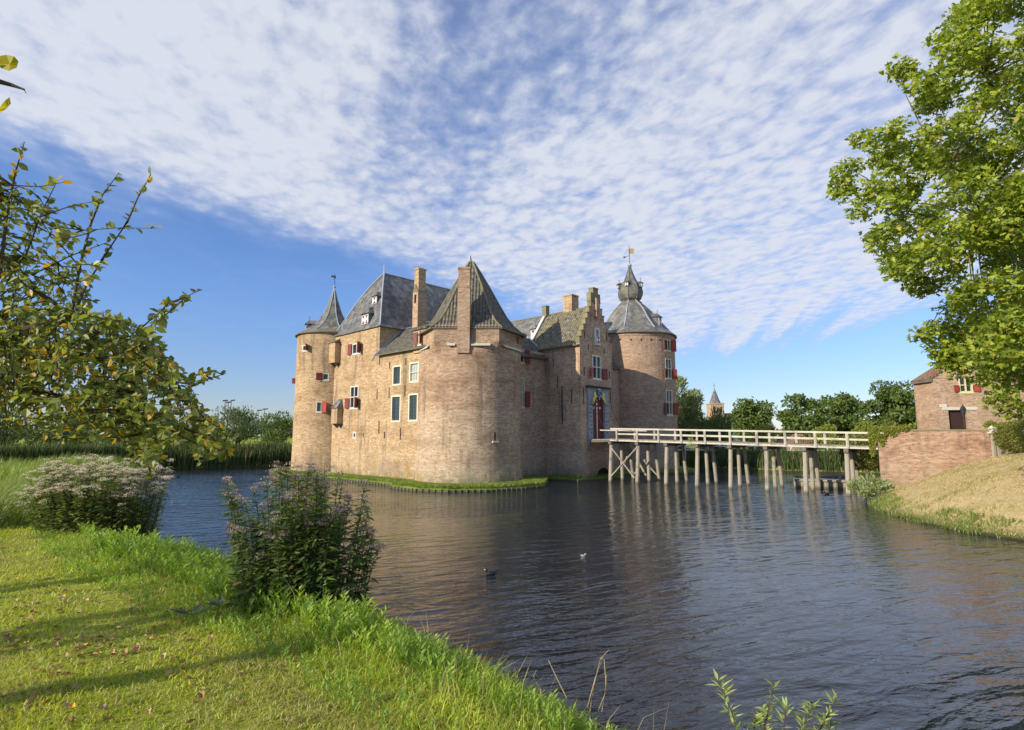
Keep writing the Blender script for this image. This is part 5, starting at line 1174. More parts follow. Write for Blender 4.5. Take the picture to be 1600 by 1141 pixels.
# ---- reeds and grasses
def scatter(n, f): 
    out = []
    while sum(len(o) for o in out) < n: out.append(f(n))
    return np.concatenate(out)[:n]
def along(pts, n, w0, w1):
    P = np.array(pts, float); seg = np.linalg.norm(np.diff(P, axis=0), axis=1); i = rng.choice(len(seg), n, p=seg/seg.sum()); t = rng.uniform(0, 1, n)[:, None]
    d = nrm(P[i+1]-P[i]); nn = np.stack([d[:, 1], -d[:, 0]], -1); return P[i]*(1-t)+P[i+1]*t+nn*rng.uniform(w0, w1, n)[:, None]
def grass(name, xy, hfun, wid, lean, mat, label, ctg='reeds', az=None, sink=.03):
    z = height(xy[:, 0], xy[:, 1]); P = np.stack([xy[:, 0], xy[:, 1], z-sink], -1); n = len(P)
    V, Fc = blades(P, hfun(n), wid*rng.uniform(.6, 1.3, n), lean*rng.uniform(.2, 1.6, n), az); return tag(fastmesh(name, V, Fc, M[mat]), label, ctg, None, 'stuff')
lb = [(-52, 54), (-42.4, 65.6), (-36, 71.8), (-29.6, 77), (-16, 88.6), (-4, 93.5)]
xy = along(lb, 16000, -3.0, .3)
grass('reeds', xy, lambda n: rng.uniform(1.4, 2.5, n)+.25*wob(xy[:, 0]*.5, xy[:, 1]*.5), .11, .16, 'gr_reed', 'dense green reed bed along the far left bank of the moat')
rb = [(16, 88), (22, 74.4), (25, 69.4), (31, 64.8), (40, 60.3), (47, 54)]
xy = along(rb, 15000, -2.6, .2)
grass('reeds', xy, lambda n: rng.uniform(.9, 1.75, n)+.25*wob(xy[:, 0]*.5, xy[:, 1]*.5), .10, .18, 'gr_reed', 'green reed bed behind the bridge piles on the far right bank')
xy = along([(47, 53), (43, 46.4), (36, 45), (31.5, 45.2)], 4500, -2, .6)
grass('rank_grass', xy, lambda n: rng.uniform(.5, 1.2, n), .06, .35, 'gr_tall', 'rank green grass on the bank behind the jetty', 'grass')
nb_ = [(-5.4, 11.0), (-7.4, 14.4), (-10.3, 19.3), (-15.5, 27.3), (-23, 36.3), (-32, 47)]
xy = along(nb_, 26000, -.3, 3.4); xy = np.concatenate([xy, along(nb_[:4], 9000, -4.8, .2)]) if False else along([(-9.2, 14.2), (-12.8, 19.3), (-18.2, 27.3), (-25.2, 36.3), (-32, 47)], 30000, -5.0, .3)
tall = lambda n: rng.uniform(.55, 1.45, n)*np.clip(.75+.35*wob(xy[:, 0]*.7, xy[:, 1]*.7, 1, 2), .35, 1.2)
grass('tall_grass', xy, tall, .028, .55, 'gr_tall', 'tall tangled waterside grass at the left edge behind the flowering clump', 'grass', rng.normal(.4, 1.1, len(xy)))
xy = along([(-8.6, 11.6), (-10.5, 14), (-13, 18), (-17, 24)], 26000, -3.8, 2.6); xy = xy[(sdist(xy[:, 0], xy[:, 1]) > .1) & (xy[:, 0] < -.69*xy[:, 1])]
grass('tall_grass', xy, lambda n: rng.uniform(.5, 1.35, n)*np.clip(.8+.3*wob(xy[:, 0]*.8, xy[:, 1]*.8, 1, 6), .35, 1.15), .018, .6, 'gr_tall', 'tall green grass left of and behind the pale flowering clump', 'grass', rng.normal(.3, 1.0, len(xy)))
n = 34000; xy = np.stack([rng.uniform(-62, -15, n), rng.uniform(19, 66, n)], -1); sdv = sdist(xy[:, 0], xy[:, 1]); xy = xy[(sdv > .2) & (sdv < 24) & (xy[:, 0] > -1.25*xy[:, 1])]
grass('meadow_grass', xy, lambda n: rng.uniform(.5, 1.5, n)*np.clip(.8+.4*wob(xy[:, 0]*.3, xy[:, 1]*.3, 1, 6), .35, 1.2), .05, .6, 'gr_tall', 'rough tall meadow grass on the left bank beyond the lawn', 'grass', rng.normal(.3, 1.0, len(xy)))
# lawn
LAWN = np.array([(3.4, 1.4), (1.2, 3.0), (-.6, 4.4), (-3.2, 6.6), (-5.8, 9.4), (-8.5, 13.5), (-14, 20), (-24, 22), (-24, 8), (-9, 1), (-4, .6), (0, .5)])
def lawnpts(n):
    r = 1.6+(22-1.6)*rng.uniform(0, 1, n*3)**2.1; th = rng.uniform(math.radians(66), math.radians(146), n*3)
    x = r*np.cos(th); y = r*np.sin(th); ok = pip(x, y, LAWN) & (rng.uniform(0, 1, n*3) < 1.0); return np.stack([x, y], -1)[ok][:n]
xy = scatter(230000, lawnpts); dist = np.hypot(xy[:, 0], xy[:, 1]); z = height(xy[:, 0], xy[:, 1]); n = len(xy)
patch = np.clip(.5+.5*wob(xy[:, 0]*2.2, xy[:, 1]*2.2, 1, 1), .15, 1)
keep_ = rng.uniform(0, 1, n) < (.35+.65*patch); xy = xy[keep_]; dist = dist[keep_]; z = z[keep_]; patch = patch[keep_]; n = len(xy)
V, Fc = blades(np.stack([xy[:, 0], xy[:, 1], z-.006], -1), rng.uniform(.022, .06, n)*(.55+.8*patch)*(1+dist*.03), (.0036+dist*.0010)*rng.uniform(.7, 1.3, n), rng.uniform(.3, 1.5, n))
tag(fastmesh('lawn_grass', V, Fc, M['gr_lawn']), 'short mown lawn grass sloping to the moat', 'grass', None, 'stuff')
# lush fringe along the top of the bank
EDGE = [(3.3, 1.4), (2.1, 2.6), (1.05, 3.7), (-.85, 5.35), (-3.1, 7.1), (-5.6, 9.0), (-8.2, 11.8)]
def fringe(n, a, b): return along(EDGE, n, a, b)
xy = np.concatenate([fringe(62000, -.55, .8), fringe(34000, -1.35, .1)]); kp_ = wob(xy[:, 0]*2.4, xy[:, 1]*2.4, 1, 9)+rng.normal(0, .45, len(xy)) > -.45; xy = xy[kp_]; n = len(xy)
side = sdist(xy[:, 0], xy[:, 1]); hk = np.clip(.62+.55*wob(xy[:, 0]*1.7, xy[:, 1]*1.7, 1, 4)+rng.normal(0, .12, n), .14, 1.35)*np.clip(.35+(side*-1+1.9)*.42, .3, 1)
z = height(xy[:, 0], xy[:, 1]); dd = np.hypot(xy[:, 0], xy[:, 1])
V, Fc = blades(np.stack([xy[:, 0], xy[:, 1], z-.02], -1), rng.uniform(.10, .46, n)*hk, (.004+dd*.0007)*rng.uniform(.7, 1.4, n), rng.uniform(.2, 1.1, n), rng.normal(.6, 1.3, n))
tag(fastmesh('bank_grass', V, Fc, M['gr_lush']), 'lush bright green grass hanging over the edge of the bank', 'grass', None, 'stuff')
def feathery(n, a, b, hmax, mat, name, label, edge=EDGE):
    xy = along(edge, n, a, b); z = height(xy[:, 0], xy[:, 1]); parts = []
    H = rng.uniform(.12, hmax, n)*np.clip(.7+.45*wob(xy[:, 0]*1.1, xy[:, 1]*1.1, 1, 3), .3, 1.2); az = rng.uniform(0, 2*PI, n); ln = rng.uniform(.1, .7, n)
    base = np.stack([xy[:, 0], xy[:, 1], z], -1); d = np.stack([np.cos(az)*ln, np.sin(az)*ln, np.ones(n)], -1); d = nrm(d)
    for k in range(9):
        f = .25+.75*k/8; C_ = base+d*(H*f)[:, None]; a_ = az+(PI/2 if k % 2 else -PI/2)+rng.normal(0, .5, n)
        D_ = np.stack([np.cos(a_), np.sin(a_), .35+0*a_], -1)+d*.7; L = H*.36*(1.15-f*.6)+.01
        parts.append(leaves(C_, D_, np.tile([[0, 0, 1.]], (n, 1))+rv(n)*.4, L, L*.34))
    parts.append(blades(base, H, np.full(n, .004), ln)); V, Fc = cat(parts)
    return tag(fastmesh(name, V, Fc, M[mat]), label, 'herbs', None, 'stuff')
feathery(9000, -.7, .8, .42, 'lf_herb', 'bank_herbs', 'bright green feathery herbs and yarrow leaves along the bank edge')
feathery(2600, -1.3, -.1, .15, 'lf_herb', 'low_herbs', 'low herbs where the lawn meets the rough bank')
feathery(1700, .6, 1.3, .55, 'lf_agri', 'shore_herbs', 'darker herbs lower on the bank by the water', [(1.0, 3.3), (-.95, 5.25), (-3.1, 7.1), (-5.6, 9.0), (-8.2, 11.8)])
xy = fringe(1500, -.9, .7)
grass('dead_stalks', xy, lambda n: rng.uniform(.15, .5, n), .004, .7, 'gr_dry', 'thin straw coloured dead grass stalks among the green bank grass', 'grass')
# island grass
ip = ISL[:12]; xy = along(ip, 26000, -1.9, -.02); zz = np.full(len(xy), .28); n = len(xy)
V, Fc = blades(np.stack([xy[:, 0], xy[:, 1], zz], -1), rng.uniform(.08, .3, n), .035*rng.uniform(.6, 1.4, n), rng.uniform(.2, 1., n))
xy2 = along(ISL[11:18], 9000, -2.0, -.05); n2_ = len(xy2); v2 = blades(np.stack([xy2[:, 0], xy2[:, 1], np.full(n2_, .28)], -1), rng.uniform(.08, .3, n2_), .04*rng.uniform(.6, 1.4, n2_), rng.uniform(.2, 1., n2_))
V, Fc = cat([(V, Fc), v2]); tag(fastmesh('island_grass', V, Fc, M['gr_isle']), 'bright green grass on the narrow ledge round the castle foot', 'grass', None, 'stuff')
# right bank: dry grass and shore weeds
RS = [(24.2, 37.0), (23.9, 36.6), (21.2, 33.8), (19.9, 31), (18.8, 27.5), (18.8, 24), (19.8, 21), (22, 16.5)]
xy = along(RS, 60000, -9, .1); xy = xy[sdist(xy[:, 0], xy[:, 1]) > .1]; n = len(xy); cr = (xy[:, 0]-W0.x)*wn.x+(xy[:, 1]-W0.y)*wn.y; ok = (cr > .1); xy = xy[ok]
grass('dry_bank_grass', xy, lambda n: rng.uniform(.03, .13, n)*(1+.5*wob(xy[:, 0]*1.3, xy[:, 1]*1.3)), .03, .9, 'gr_dry', 'sun bleached dry grass covering the slope of the right bank', 'grass')
xy = along(RS, 9000, -1.1, .15); ok_ = (wob(xy[:, 0]*1.5, xy[:, 1]*1.5, 1, 5)+rng.normal(0, .35, len(xy))) > -.15; xy = xy[ok_]
grass('shore_weeds', xy, lambda n: rng.uniform(.08, .42, n)*np.clip(.7+.5*wob(xy[:, 0], xy[:, 1], 1.2), .2, 1.2), .03, .7, 'gr_tall', 'green weeds fringing the waterline of the right bank', 'weeds')

random.seed(9); rng = np.random.default_rng(9)
# ---- flowering clumps
def clump(name, label, ctg, x, y, z0, rx, ry, H, ns, lm, fm_, group=None, fl=26, leafL=.085, spread=.35, stemc='twig', fr=.055, top=1.):
    t = thing(name, (x, y, z0), label, ctg, group); sp = []; lv = []; fv = []
    for i in range(ns):
        a = random.uniform(0, 2*PI); r = math.sqrt(random.random()); bx_ = x+rx*.74*r*math.cos(a); by_ = y+ry*.74*r*math.sin(a); h = H*random.uniform(.55, 1.03)*(1-.20*r*r)*(1+.16*math.sin(a*3+x*9)*r)
        b = Vector((bx_, by_, hz(bx_, by_)-.05)); e = Vector((x+rx*1.0*r*math.cos(a)+random.uniform(-.08, .08), y+ry*r*math.sin(a), z0+h)); mid = b.lerp(e, .5)+Vector((0, 0, h*.12))
        pts = [b, b.lerp(mid, .5)+Vector((0, 0, h*.04)), mid, mid.lerp(e, .55)+Vector((0, 0, .02)), e]; sp.append((pts, [.006, .0055, .005, .004, .0025]))
        nl = int(34*h/1.1)
        for k in range(nl):
            f = .03+.95*k/nl; j = min(3, int(f*4)); p = pts[j].lerp(pts[j+1], f*4-j)
            for s in (0, PI):
                aa = k*1.57+s+random.uniform(-.4, .4); L = leafL*random.uniform(.7, 1.4)*(1.25-.6*f); lv.append((p.x, p.y, p.z, math.cos(aa), math.sin(aa), random.uniform(-.5, .45), L))
        if fl:
            for br in range(random.randint(2, 4)):
                o = Vector((random.uniform(-1, 1)*.07, random.uniform(-1, 1)*.07, random.uniform(-.05, .03)*top)); c = e+o; sp.append(([e-Vector((0, 0, .09)), c], [.002, .0015]))
                for q in range(fl):
                    u, v = random.gauss(0, fr*.55), random.gauss(0, fr*.55); fv.append((c.x+u, c.y+v, c.z+.02-(u*u+v*v)*4+random.uniform(-.008, .012)))
    tubes(sp, t, 'stem', M[stemc], 4); lv = np.array(lv); n = len(lv)
    V, Fc = leaves(lv[:, :3], lv[:, 3:6], np.tile([[0, 0, 1.]], (n, 1))+rv(n)*.5, lv[:, 6], lv[:, 6]*.34); fastmesh('foliage', V, Fc, lm, t)
    if fl:
        fv = np.array(fv); n = len(fv); V, Fc = leaves(fv, rv(n)*.7+[[0, 0, .5]], rv(n)+[[0, 0, .6]], rng.uniform(.010, .022, n), rng.uniform(.008, .018, n)); fastmesh('flower_heads', V, Fc, fm_, t)
    return t
def cpos(px, py, z): p = atZ(px, py, z); return p.x, p.y
cx_, cy_ = cpos(145, 842, 2.12); z0 = hz(cx_, cy_)
clump('flowering_clump', 'broad clump of pale pink hemp agrimony in flower at the left bank', 'flowering plant', cx_-.05, cy_+.1, z0, 1.28, .85, 1.38, 300, M['lf_agri2'], M['fl_pink'], 'flowering waterside plants', 34, .12, fr=.06)
cx_, cy_ = cpos(470, 985, 2.0); z0 = hz(cx_, cy_+.3)
clump('flowering_clump', 'tall dark clump of greyish pink hemp agrimony in front of the water', 'flowering plant', cx_-.06, cy_+.02, z0+.02, .88, .50, 1.50, 92, M['lf_agri'], M['fl_dusk'], 'flowering waterside plants', 34, .125, fr=.045)
px_, py_ = atZ(590, 985, 1.6).xy; 
clump('flowering_clump', 'slender leaning agrimony stems at the right of the dark clump', 'flowering plant', px_-.12, py_+.1, hz(px_, py_), .22, .2, 1.5, 7, M['lf_agri'], M['fl_dusk'], 'flowering waterside plants', 34, .09, fr=.035)
px_, py_ = atZ(355, 900, 1.7).xy
clump('flowering_clump', 'thin agrimony stems at the left of the dark clump', 'flowering plant', px_, py_+.4, hz(px_, py_+.4), .38, .3, 1.62, 16, M['lf_agri'], M['fl_dusk'], 'flowering waterside plants', 30, .10, fr=.04)
px_, py_ = atZ(285, 870, 1.3).xy
clump('seedhead_clump', 'dark spiky seed stems standing between the two agrimony clumps', 'plant', px_-.1, py_+.3, hz(px_-.1, py_+.3), .55, .4, 1.7, 60, M['lf_agri'], None, None, 0, .08, fr=.03)
def spikes(label, px, py, ns, H):
    p = atZ(px, py, 1.4); t = thing('purple_loosestrife', (p.x, p.y, hz(p.x, p.y)), label, 'flowering plant', 'purple loosestrife in flower by the water'); sp = []; fv = []; lv = []
    for i in range(ns):
        x, y = p.x+random.gauss(0, .12), p.y+random.gauss(0, .12); b = Vector((x, y, hz(x, y)-.05)); e = b+Vector((random.gauss(0, .08), random.gauss(0, .08), H*random.uniform(.75, 1))); sp.append(([b, b.lerp(e, .5), e], [.005, .004, .002]))
        for q in range(80): f = random.uniform(.66, 1); c = b.lerp(e, f); r = .018*(1.3-f); fv.append((c.x+random.gauss(0, r), c.y+random.gauss(0, r), c.z))
        for q in range(22): f = random.uniform(.1, .7); c = b.lerp(e, f); a = random.uniform(0, 6.28); lv.append((c.x, c.y, c.z, math.cos(a), math.sin(a), .2))
    tubes(sp, t, 'stem', M['twig'], 4); fv = np.array(fv); n = len(fv); V, Fc = leaves(fv, rv(n), rv(n), rng.uniform(.012, .022, n), rng.uniform(.010, .018, n)); fastmesh('flower_spikes', V, Fc, M['fl_mag'], t)
    lv = np.array(lv); n = len(lv); V, Fc = leaves(lv[:, :3], lv[:, 3:], np.tile([[0, 0, 1.]], (n, 1)), rng.uniform(.04, .08, n), np.full(n, .015)); fastmesh('foliage', V, Fc, M['lf_agri'], t)
spikes('magenta loosestrife spikes between the dark seed stems and the tall dark clump', 322, 905, 6, 1.05)
spikes('magenta loosestrife spikes at the right foot of the pale clump', 262, 858, 5, 1.0)
# burdock-like broad leaves in the grass
for (px, py, lab) in ((300, 985, 'pair of broad grey green dock leaves low in the grass, left of the dark clump'), (345, 968, 'long arching grey green dock leaf lying over the grass')):
    p = atZ(px, py, 2.2); t = []; C_ = []; 
    n = 5; a = rng.uniform(0, 6.28, n); C_ = np.tile([[p.x, p.y, hz(p.x, p.y)+.08]], (n, 1)); V, Fc = leaves(C_, np.stack([np.cos(a), np.sin(a), np.full(n, .35)], -1), np.tile([[0, 0, 1.]], (n, 1)), rng.uniform(.16, .26, n), rng.uniform(.07, .10, n)); tag(fastmesh('dock_plant', V, Fc, M['lf_sage']), lab, 'plant', 'dock plants in the grass')
# willow sapling low in the foreground
p = atY(1215, 1141, 3.7); sap = thing('willow_sapling', (1.75, 3.6, hz(1.75, 3.6)), 'young willow shoots with narrow yellow green leaves at the bottom edge', 'sapling')
sp = []; lv = []
for (x0, y0, x1, y1, Y) in ((1160, 1170, 1122, 1062, 3.6), (1185, 1170, 1208, 1070, 3.7), (1260, 1180, 1306, 1090, 3.6), (1235, 1180, 1270, 1100, 3.8), (1215, 1190, 1228, 1105, 3.5), (1170, 1190, 1180, 1115, 3.7), (1280, 1200, 1300, 1118, 3.7), (1200, 1200, 1190, 1105, 3.9)):
    b = Vector((1.75+random.uniform(-.2, .2), 3.65, .95)); q = atY(x0, y0, Y); e = atY(x1, y1, Y); pts = [b, b.lerp(q, .6), q, q.lerp(e, .5)+Vector((.01, 0, .01)), e]; sp.append((pts, [.007, .006, .005, .004, .002]))
    for k in range(46):
        f = random.uniform(0, 1.0); pp = (q.lerp(e, f)) ; a = random.uniform(0, 6.28); lv.append((pp.x, pp.y, pp.z, math.cos(a), math.sin(a)*.7, random.uniform(.0, .9), random.uniform(.05, .10)))
tubes(sp, sap, 'stem', M['twig'], 5); lv = np.array(lv); n = len(lv); V, Fc = leaves(lv[:, :3], lv[:, 3:6], np.tile([[0, 0, 1.]], (n, 1))+rv(n)*.4, lv[:, 6], lv[:, 6]*.24); fastmesh('foliage', V, Fc, leaf('sapling_leaves', (.24, .32, .06), (.52, .58, .18), None, 0, .4, .15), sap)
# dry grass stalks bending over the water
ds = thing('dry_grass_stalks', tuple(atY(925, 1110, 4.0)), 'bent straw coloured dry grass stalks rising over the water at the bottom', 'grass stalks'); m = []
for pl in (((918, 1105), (930, 1060), (945, 1020)), ((922, 1110), (928, 1070), (938, 1030), (952, 1015)), ((940, 1115), (947, 1070), (944, 1030), (938, 1028)), ((932, 1118), (945, 1085), (948, 1055)), ((885, 1090), (870, 1060), (857, 1032)), ((845, 1075), (833, 1058), (838, 1048))):
    pts = [atY(x, y, 4.0+.1*math.sin(x)) for x, y in pl]; b = pts[0]+Vector((0, .02, -.25)); m.append(([b]+pts, [.003]*2+[.0025]*(len(pts)-1)))
M['straw'] = plain('straw', (.50, .38, .18), .6, .2, 9); tubes(m, ds, 'stalk', M['straw'], 4)
# ---- shrubs and ivy at the right
def shell(name, label, ctg, boxf, n, mat, L=.08, group=None, core=None):
    P, N_ = boxf(n); V, Fc = leaves(P, rv(n)+N_*.5, N_+rv(n)*.7, rng.uniform(.6, 1.3, n)*L, rng.uniform(.5, .9, n)*L)
    return tag(fastmesh(name, V, Fc, M[mat]), label, ctg, group)
def hedgebox(x0, x1, y0, y1, z0, z1, e=3.):
    def f(n):
        v = rng.uniform(-1, 1, (n, 3)); v /= (np.abs(v)**e).sum(1, keepdims=True)**(1/e); r = rng.uniform(.72, 1.0, (n, 1))**.5; c = np.array([[(x0+x1)/2, (y0+y1)/2, (z0+z1)/2]]); s = np.array([[(x1-x0)/2, (y1-y0)/2, (z1-z0)/2]])
        return c+v*r*s*(1+.03*wob(v[:, :1]*6, v[:, 1:2]*6)), nrm(v)
    return f
shell('clipped_hedge', 'thick clipped brown green hedge at the right edge above the dry slope', 'hedge', hedgebox(27.6, 35, 28.5, 33.6, 2.9, 5.0), 26000, 'lf_hedge', .10)
def ivyf(n):
    u = rng.uniform(0, 1, n)**1.4; zt_ = 4.55-rng.uniform(0, 1, n)**1.1*(1.5*(1-u)**1.6+.12)*(1+.35*np.sin(u*23)); p = np.array([[W0.x, W0.y]])+np.array([[wd.x, wd.y]])*(u*2.3-.5)[:, None]
    th_ = rng.uniform(-.05, .16, n); p = p+np.array([[wn.x, wn.y]])*th_[:, None]; return np.stack([p[:, 0], p[:, 1], zt_], -1), np.tile([[wn.x, wn.y, .3]], (n, 1))
shell('ivy', 'yellow green creeper spilling over the left corner of the brick retaining wall', 'creeper', ivyf, 3200, 'lf_yel', .11)
shell('bush', 'dense green bush growing at the corner of the wall and the bridge', 'bush', hedgebox(24.0, 27.2, 38.6, 42.6, 1.6, 4.4, 2.2), 6500, 'lf_hedge', .13, BG)
tree('shore_shrub', 'small blue green shrub at the water edge under the retaining wall', 'shrub', None, 21.9, 34.8, .15, 1.25, 1.15, M['lf_willow'], 1500, .2, 12, .03, 1, 'feather', 'bark', .42)
# ---- plane tree overhanging from the right
pt_ = thing('plane_tree', (25.5, 21, 2.4), 'large bright green leafy tree overhanging the water from the right edge', 'tree')
PP = [(1515, 0), (1482, 35), (1462, 75), (1440, 118), (1412, 108), (1420, 150), (1462, 160), (1440, 190), (1405, 175), (1392, 215), (1362, 212), (1340, 262), (1320, 290), (1345, 325), (1368, 352), (1382, 400), (1410, 425), (1455, 440), (1462, 480), (1442, 520), (1462, 548), (1500, 540), (1530, 560), (1560, 610), (1600, 625), (1900, 640), (1950, 300), (1900, -250), (1560, -220)]
random.seed(23); rng = np.random.default_rng(23)
cen_ = []; lim = Vector((24.5, 20.5, 0))
while len(cen_) < 400:
    px, py = random.uniform(1300, 1950), random.uniform(-250, 640)
    if not pip(np.array([px]), np.array([py]), PP)[0]: continue
    if px > 1640 and random.random() < .45: continue
    Y = random.uniform(15.5, 24) if px > 1450 else random.uniform(17, 21.5); cen_.append(tuple(atY(px, py, Y))+(random.uniform(.42, .85)*(.72 if px < 1450 else 1),))
for px, py in ((1500, 575), (1540, 590), (1562, 622), (1590, 642), (1480, 562), (1582, 600), (1530, 545), (1572, 575), (1420, 300), (1450, 250), (1400, 350), (1440, 385), (1485, 425), (1450, 205), (1490, 480), (1380, 300), (1375, 250), (1500, 20), (1470, 62), (1415, 112), (1404, 106), (1350, 218), (1325, 262), (1316, 285), (1318, 300), (1345, 330), (1405, 422), (1440, 445), (1448, 522), (1470, 545), (1450, 448), (1375, 380), (1425, 430)): cen_.append(tuple(atY(px, py, 19.5))+(.52,))
cen_ = np.array(cen_); n = 84000; w_ = cen_[:, 3]**2.2; idx = rng.choice(len(cen_), n, p=w_/w_.sum()); c = cen_[idx]; dv = rv(n); P = c[:, :3]+dv*c[:, 3:4]*rng.uniform(.15, 1.05, (n, 1))**.7*np.array([[1.1, 1.1, .72]])
V, Fc = leaves(P, rv(n)+dv*.5+[[0, 0, -.35]], rv(n)*.75+[[-.25, -.15, .8]], rng.uniform(.11, .19, n), rng.uniform(.13, .22, n), lobed=True); fastmesh('crown', V, Fc, M['lf_plane'], pt_)
tr = Vector((25.5, 21, 2.0)); paths = [([tr, tr+Vector((-.1, 0, 4)), tr+Vector((-.6, 0, 9)), tr+Vector((-1, .2, 15))], [.5, .4, .3, .12])]
mains = []
for (px, py, Y, z) in ((1560, 440, 20, 6.0), (1480, 260, 19.5, 8.5), (1540, 120, 20.5, 10.5), (1420, 330, 20, 7.5), (1560, 560, 21, 4.8), (1640, -60, 20, 13), (1530, 350, 18, 8)):
    e = atY(px, py, Y); s = Vector((tr.x-(z-2)*.06, tr.y, 2+z)); cv = curve(s, e, .07, 6); mains.append(cv); paths.append((cv, [.17, .14, .11, .08, .055, .03]))
mp_ = np.array([tuple(p) for cv in mains for p in cv[1:]])
for c in cen_[::2]:
    k = np.argmin(((mp_-c[:3])**2).sum(1)); paths.append((curve(mp_[k], c[:3], .12, 4), [.035, .025, .016, .008]))
tubes(paths, pt_, 'trunk', M['bark_l'], 5)
random.seed(5); rng = np.random.default_rng(5)
# ---- apple tree at the left
ap = thing('apple_tree', (-5.4, 2.6, hz(-5.4, 2.6)), 'apple tree with yellowing leaves reaching in from the left over the bank', 'tree')
DX = 3.1
def apt(l): return [atY(x, y, d) for x, y, d in l]
root = Vector((-5.4, 2.6, hz(-5.4, 2.6)-.1)); fork = root+Vector((.3, 0, 1.5))
limbs = [([root, root+Vector((.1, 0, .8)), fork], [.16, .13, .12])]
def limb(l, r0, r1, fromfork=False):
    pts = apt(l)
    if fromfork: d_ = (pts[0]-fork).length; pts = [fork, fork.lerp(pts[0], .3)+Vector((random.uniform(-.08, .08), random.uniform(-.08, .08), .16*d_)), fork.lerp(pts[0], .68)+Vector((random.uniform(-.06, .06), random.uniform(-.06, .06), .10*d_))]+pts
    n = len(pts); limbs.append((pts, [r0+(r1-r0)*i/(n-1) for i in range(n)])); return pts
L1 = limb([(-250, 600, 2.9), (-60, 548, 3.0), (0, 527, 3.05), (60, 512, 3.1), (108, 494, 3.1), (130, 486, 3.12)], .045, .018, True)
L2 = limb([(-260, 600, 3.3), (-80, 588, 3.3), (0, 600, 3.35), (60, 612, 3.4), (120, 628, 3.45), (170, 662, 3.5), (250, 650, 3.55), (330, 690, 3.6)], .045, .006, True)
L3 = limb([(-200, 330, 2.8), (-60, 360, 2.9), (20, 412, 3.0), (62, 458, 3.05), (112, 492, 3.1)], .022, .010, True)
L4 = limb([(-220, 100, 2.4), (-90, 110, 2.4), (-20, 122, 2.45), (18, 133, 2.5), (38, 140, 2.5)], .04, .004, True)
L5 = limb([(-200, 480, 3.7), (-40, 500, 3.8), (60, 540, 3.9), (160, 560, 4.0), (250, 570, 4.1)], .025, .006, True)
shoots = []
def shoot(l, r=.007): pts = apt(l); n = len(pts); limbs.append((pts, [r*(1-.7*i/(n-1)) for i in range(n)])); shoots.append(pts); return pts
shoot([(0, 430, 3.0), (10, 340, 2.95), (24, 270, 2.9), (38, 222, 2.85)], .009)
shoot([(112, 490, 3.1), (124, 420, 3.1), (142, 350, 3.1), (160, 305, 3.1), (186, 270, 3.1)], .009)
shoot([(118, 488, 3.1), (130, 455, 3.1), (160, 405, 3.1), (200, 345, 3.1), (214, 312, 3.1), (236, 272, 3.1)], .009)
shoot([(215, 518, 3.3), (235, 500, 3.3), (262, 478, 3.25), (290, 464, 3.2), (316, 452, 3.2)], .005)
shoot([(40, 400, 3.2), (66, 330, 3.2), (92, 278, 3.2)], .006); shoot([(60, 340, 3.0), (110, 322, 3.0), (160, 312, 3.0)], .004)
shoot([(130, 360, 3.0), (190, 356, 3.0), (244, 357, 3.0)], .003); shoot([(50, 430, 3.1), (110, 400, 3.2), (170, 378, 3.2)], .005)
shoot([(150, 600, 3.5), (220, 588, 3.5), (290, 600, 3.5), (350, 585, 3.5)], .007); shoot([(160, 560, 3.4), (215, 545, 3.4), (258, 560, 3.4)], .006)
shoot([(180, 640, 3.5), (215, 680, 3.4), (228, 715, 3.4), (238, 748, 3.4)], .006); shoot([(230, 650, 3.5), (280, 680, 3.5), (330, 705, 3.5), (358, 708, 3.5)], .006)
shoot([(0, 300, 3.2), (30, 292, 3.2), (55, 300, 3.2)], .004); shoot([(20, 290, 3.), (60, 292, 3.), (100, 285, 3.)], .004); shoot([(210, 600, 3.3), (214, 640, 3.3), (228, 700, 3.3)], .004)
shoot([(150, 520, 3.2), (200, 505, 3.2), (245, 560, 3.3)], .005); shoot([(260, 600, 3.5), (300, 640, 3.5), (325, 660, 3.5)], .005)
AP = [(-260, 180), (-60, 200), (0, 300), (60, 315), (105, 350), (110, 400), (135, 440), (170, 490), (215, 498), (256, 530), (262, 560), (300, 585), (318, 592), (300, 612), (322, 640), (338, 680), (352, 718), (312, 728), (285, 690), (240, 735), (205, 705), (150, 690), (90, 690), (0, 680), (-260, 680)]
anch = np.array([tuple(p) for pts, r in limbs[1:] for a, b in zip(pts[:-1], pts[1:]) for p in (a, a.lerp(b, .33), a.lerp(b, .66), b)])
cnt = 0
while cnt < 1450:
    px, py = random.uniform(-260, 352), random.uniform(180, 728)
    if not pip(np.array([px]), np.array([py]), AP)[0]: continue
    if py < 480 and px > 0 and random.random() < .62: continue
    if py > 640 and px < 200 and random.random() < .5: continue
    if px < 0 and random.random() < .4: continue
    cnt += 1; e = atY(px, py, random.uniform(2.75, 4.3)); k = np.argmin(((anch-np.array(e))**2).sum(1)); s = Vector(anch[k]); d = e-s
    if d.length > .55: s = e-d*(.55/d.length); 
    cv = curve(s, e, .15, 4); limbs.append((cv, [.0045, .0035, .0025, .0015])); shoots.append(cv)
tubes(limbs[:7], ap, 'branches', M['bark'], 10); tubes(limbs[7:], ap, 'twigs', M['bark'], 5)
lc = []
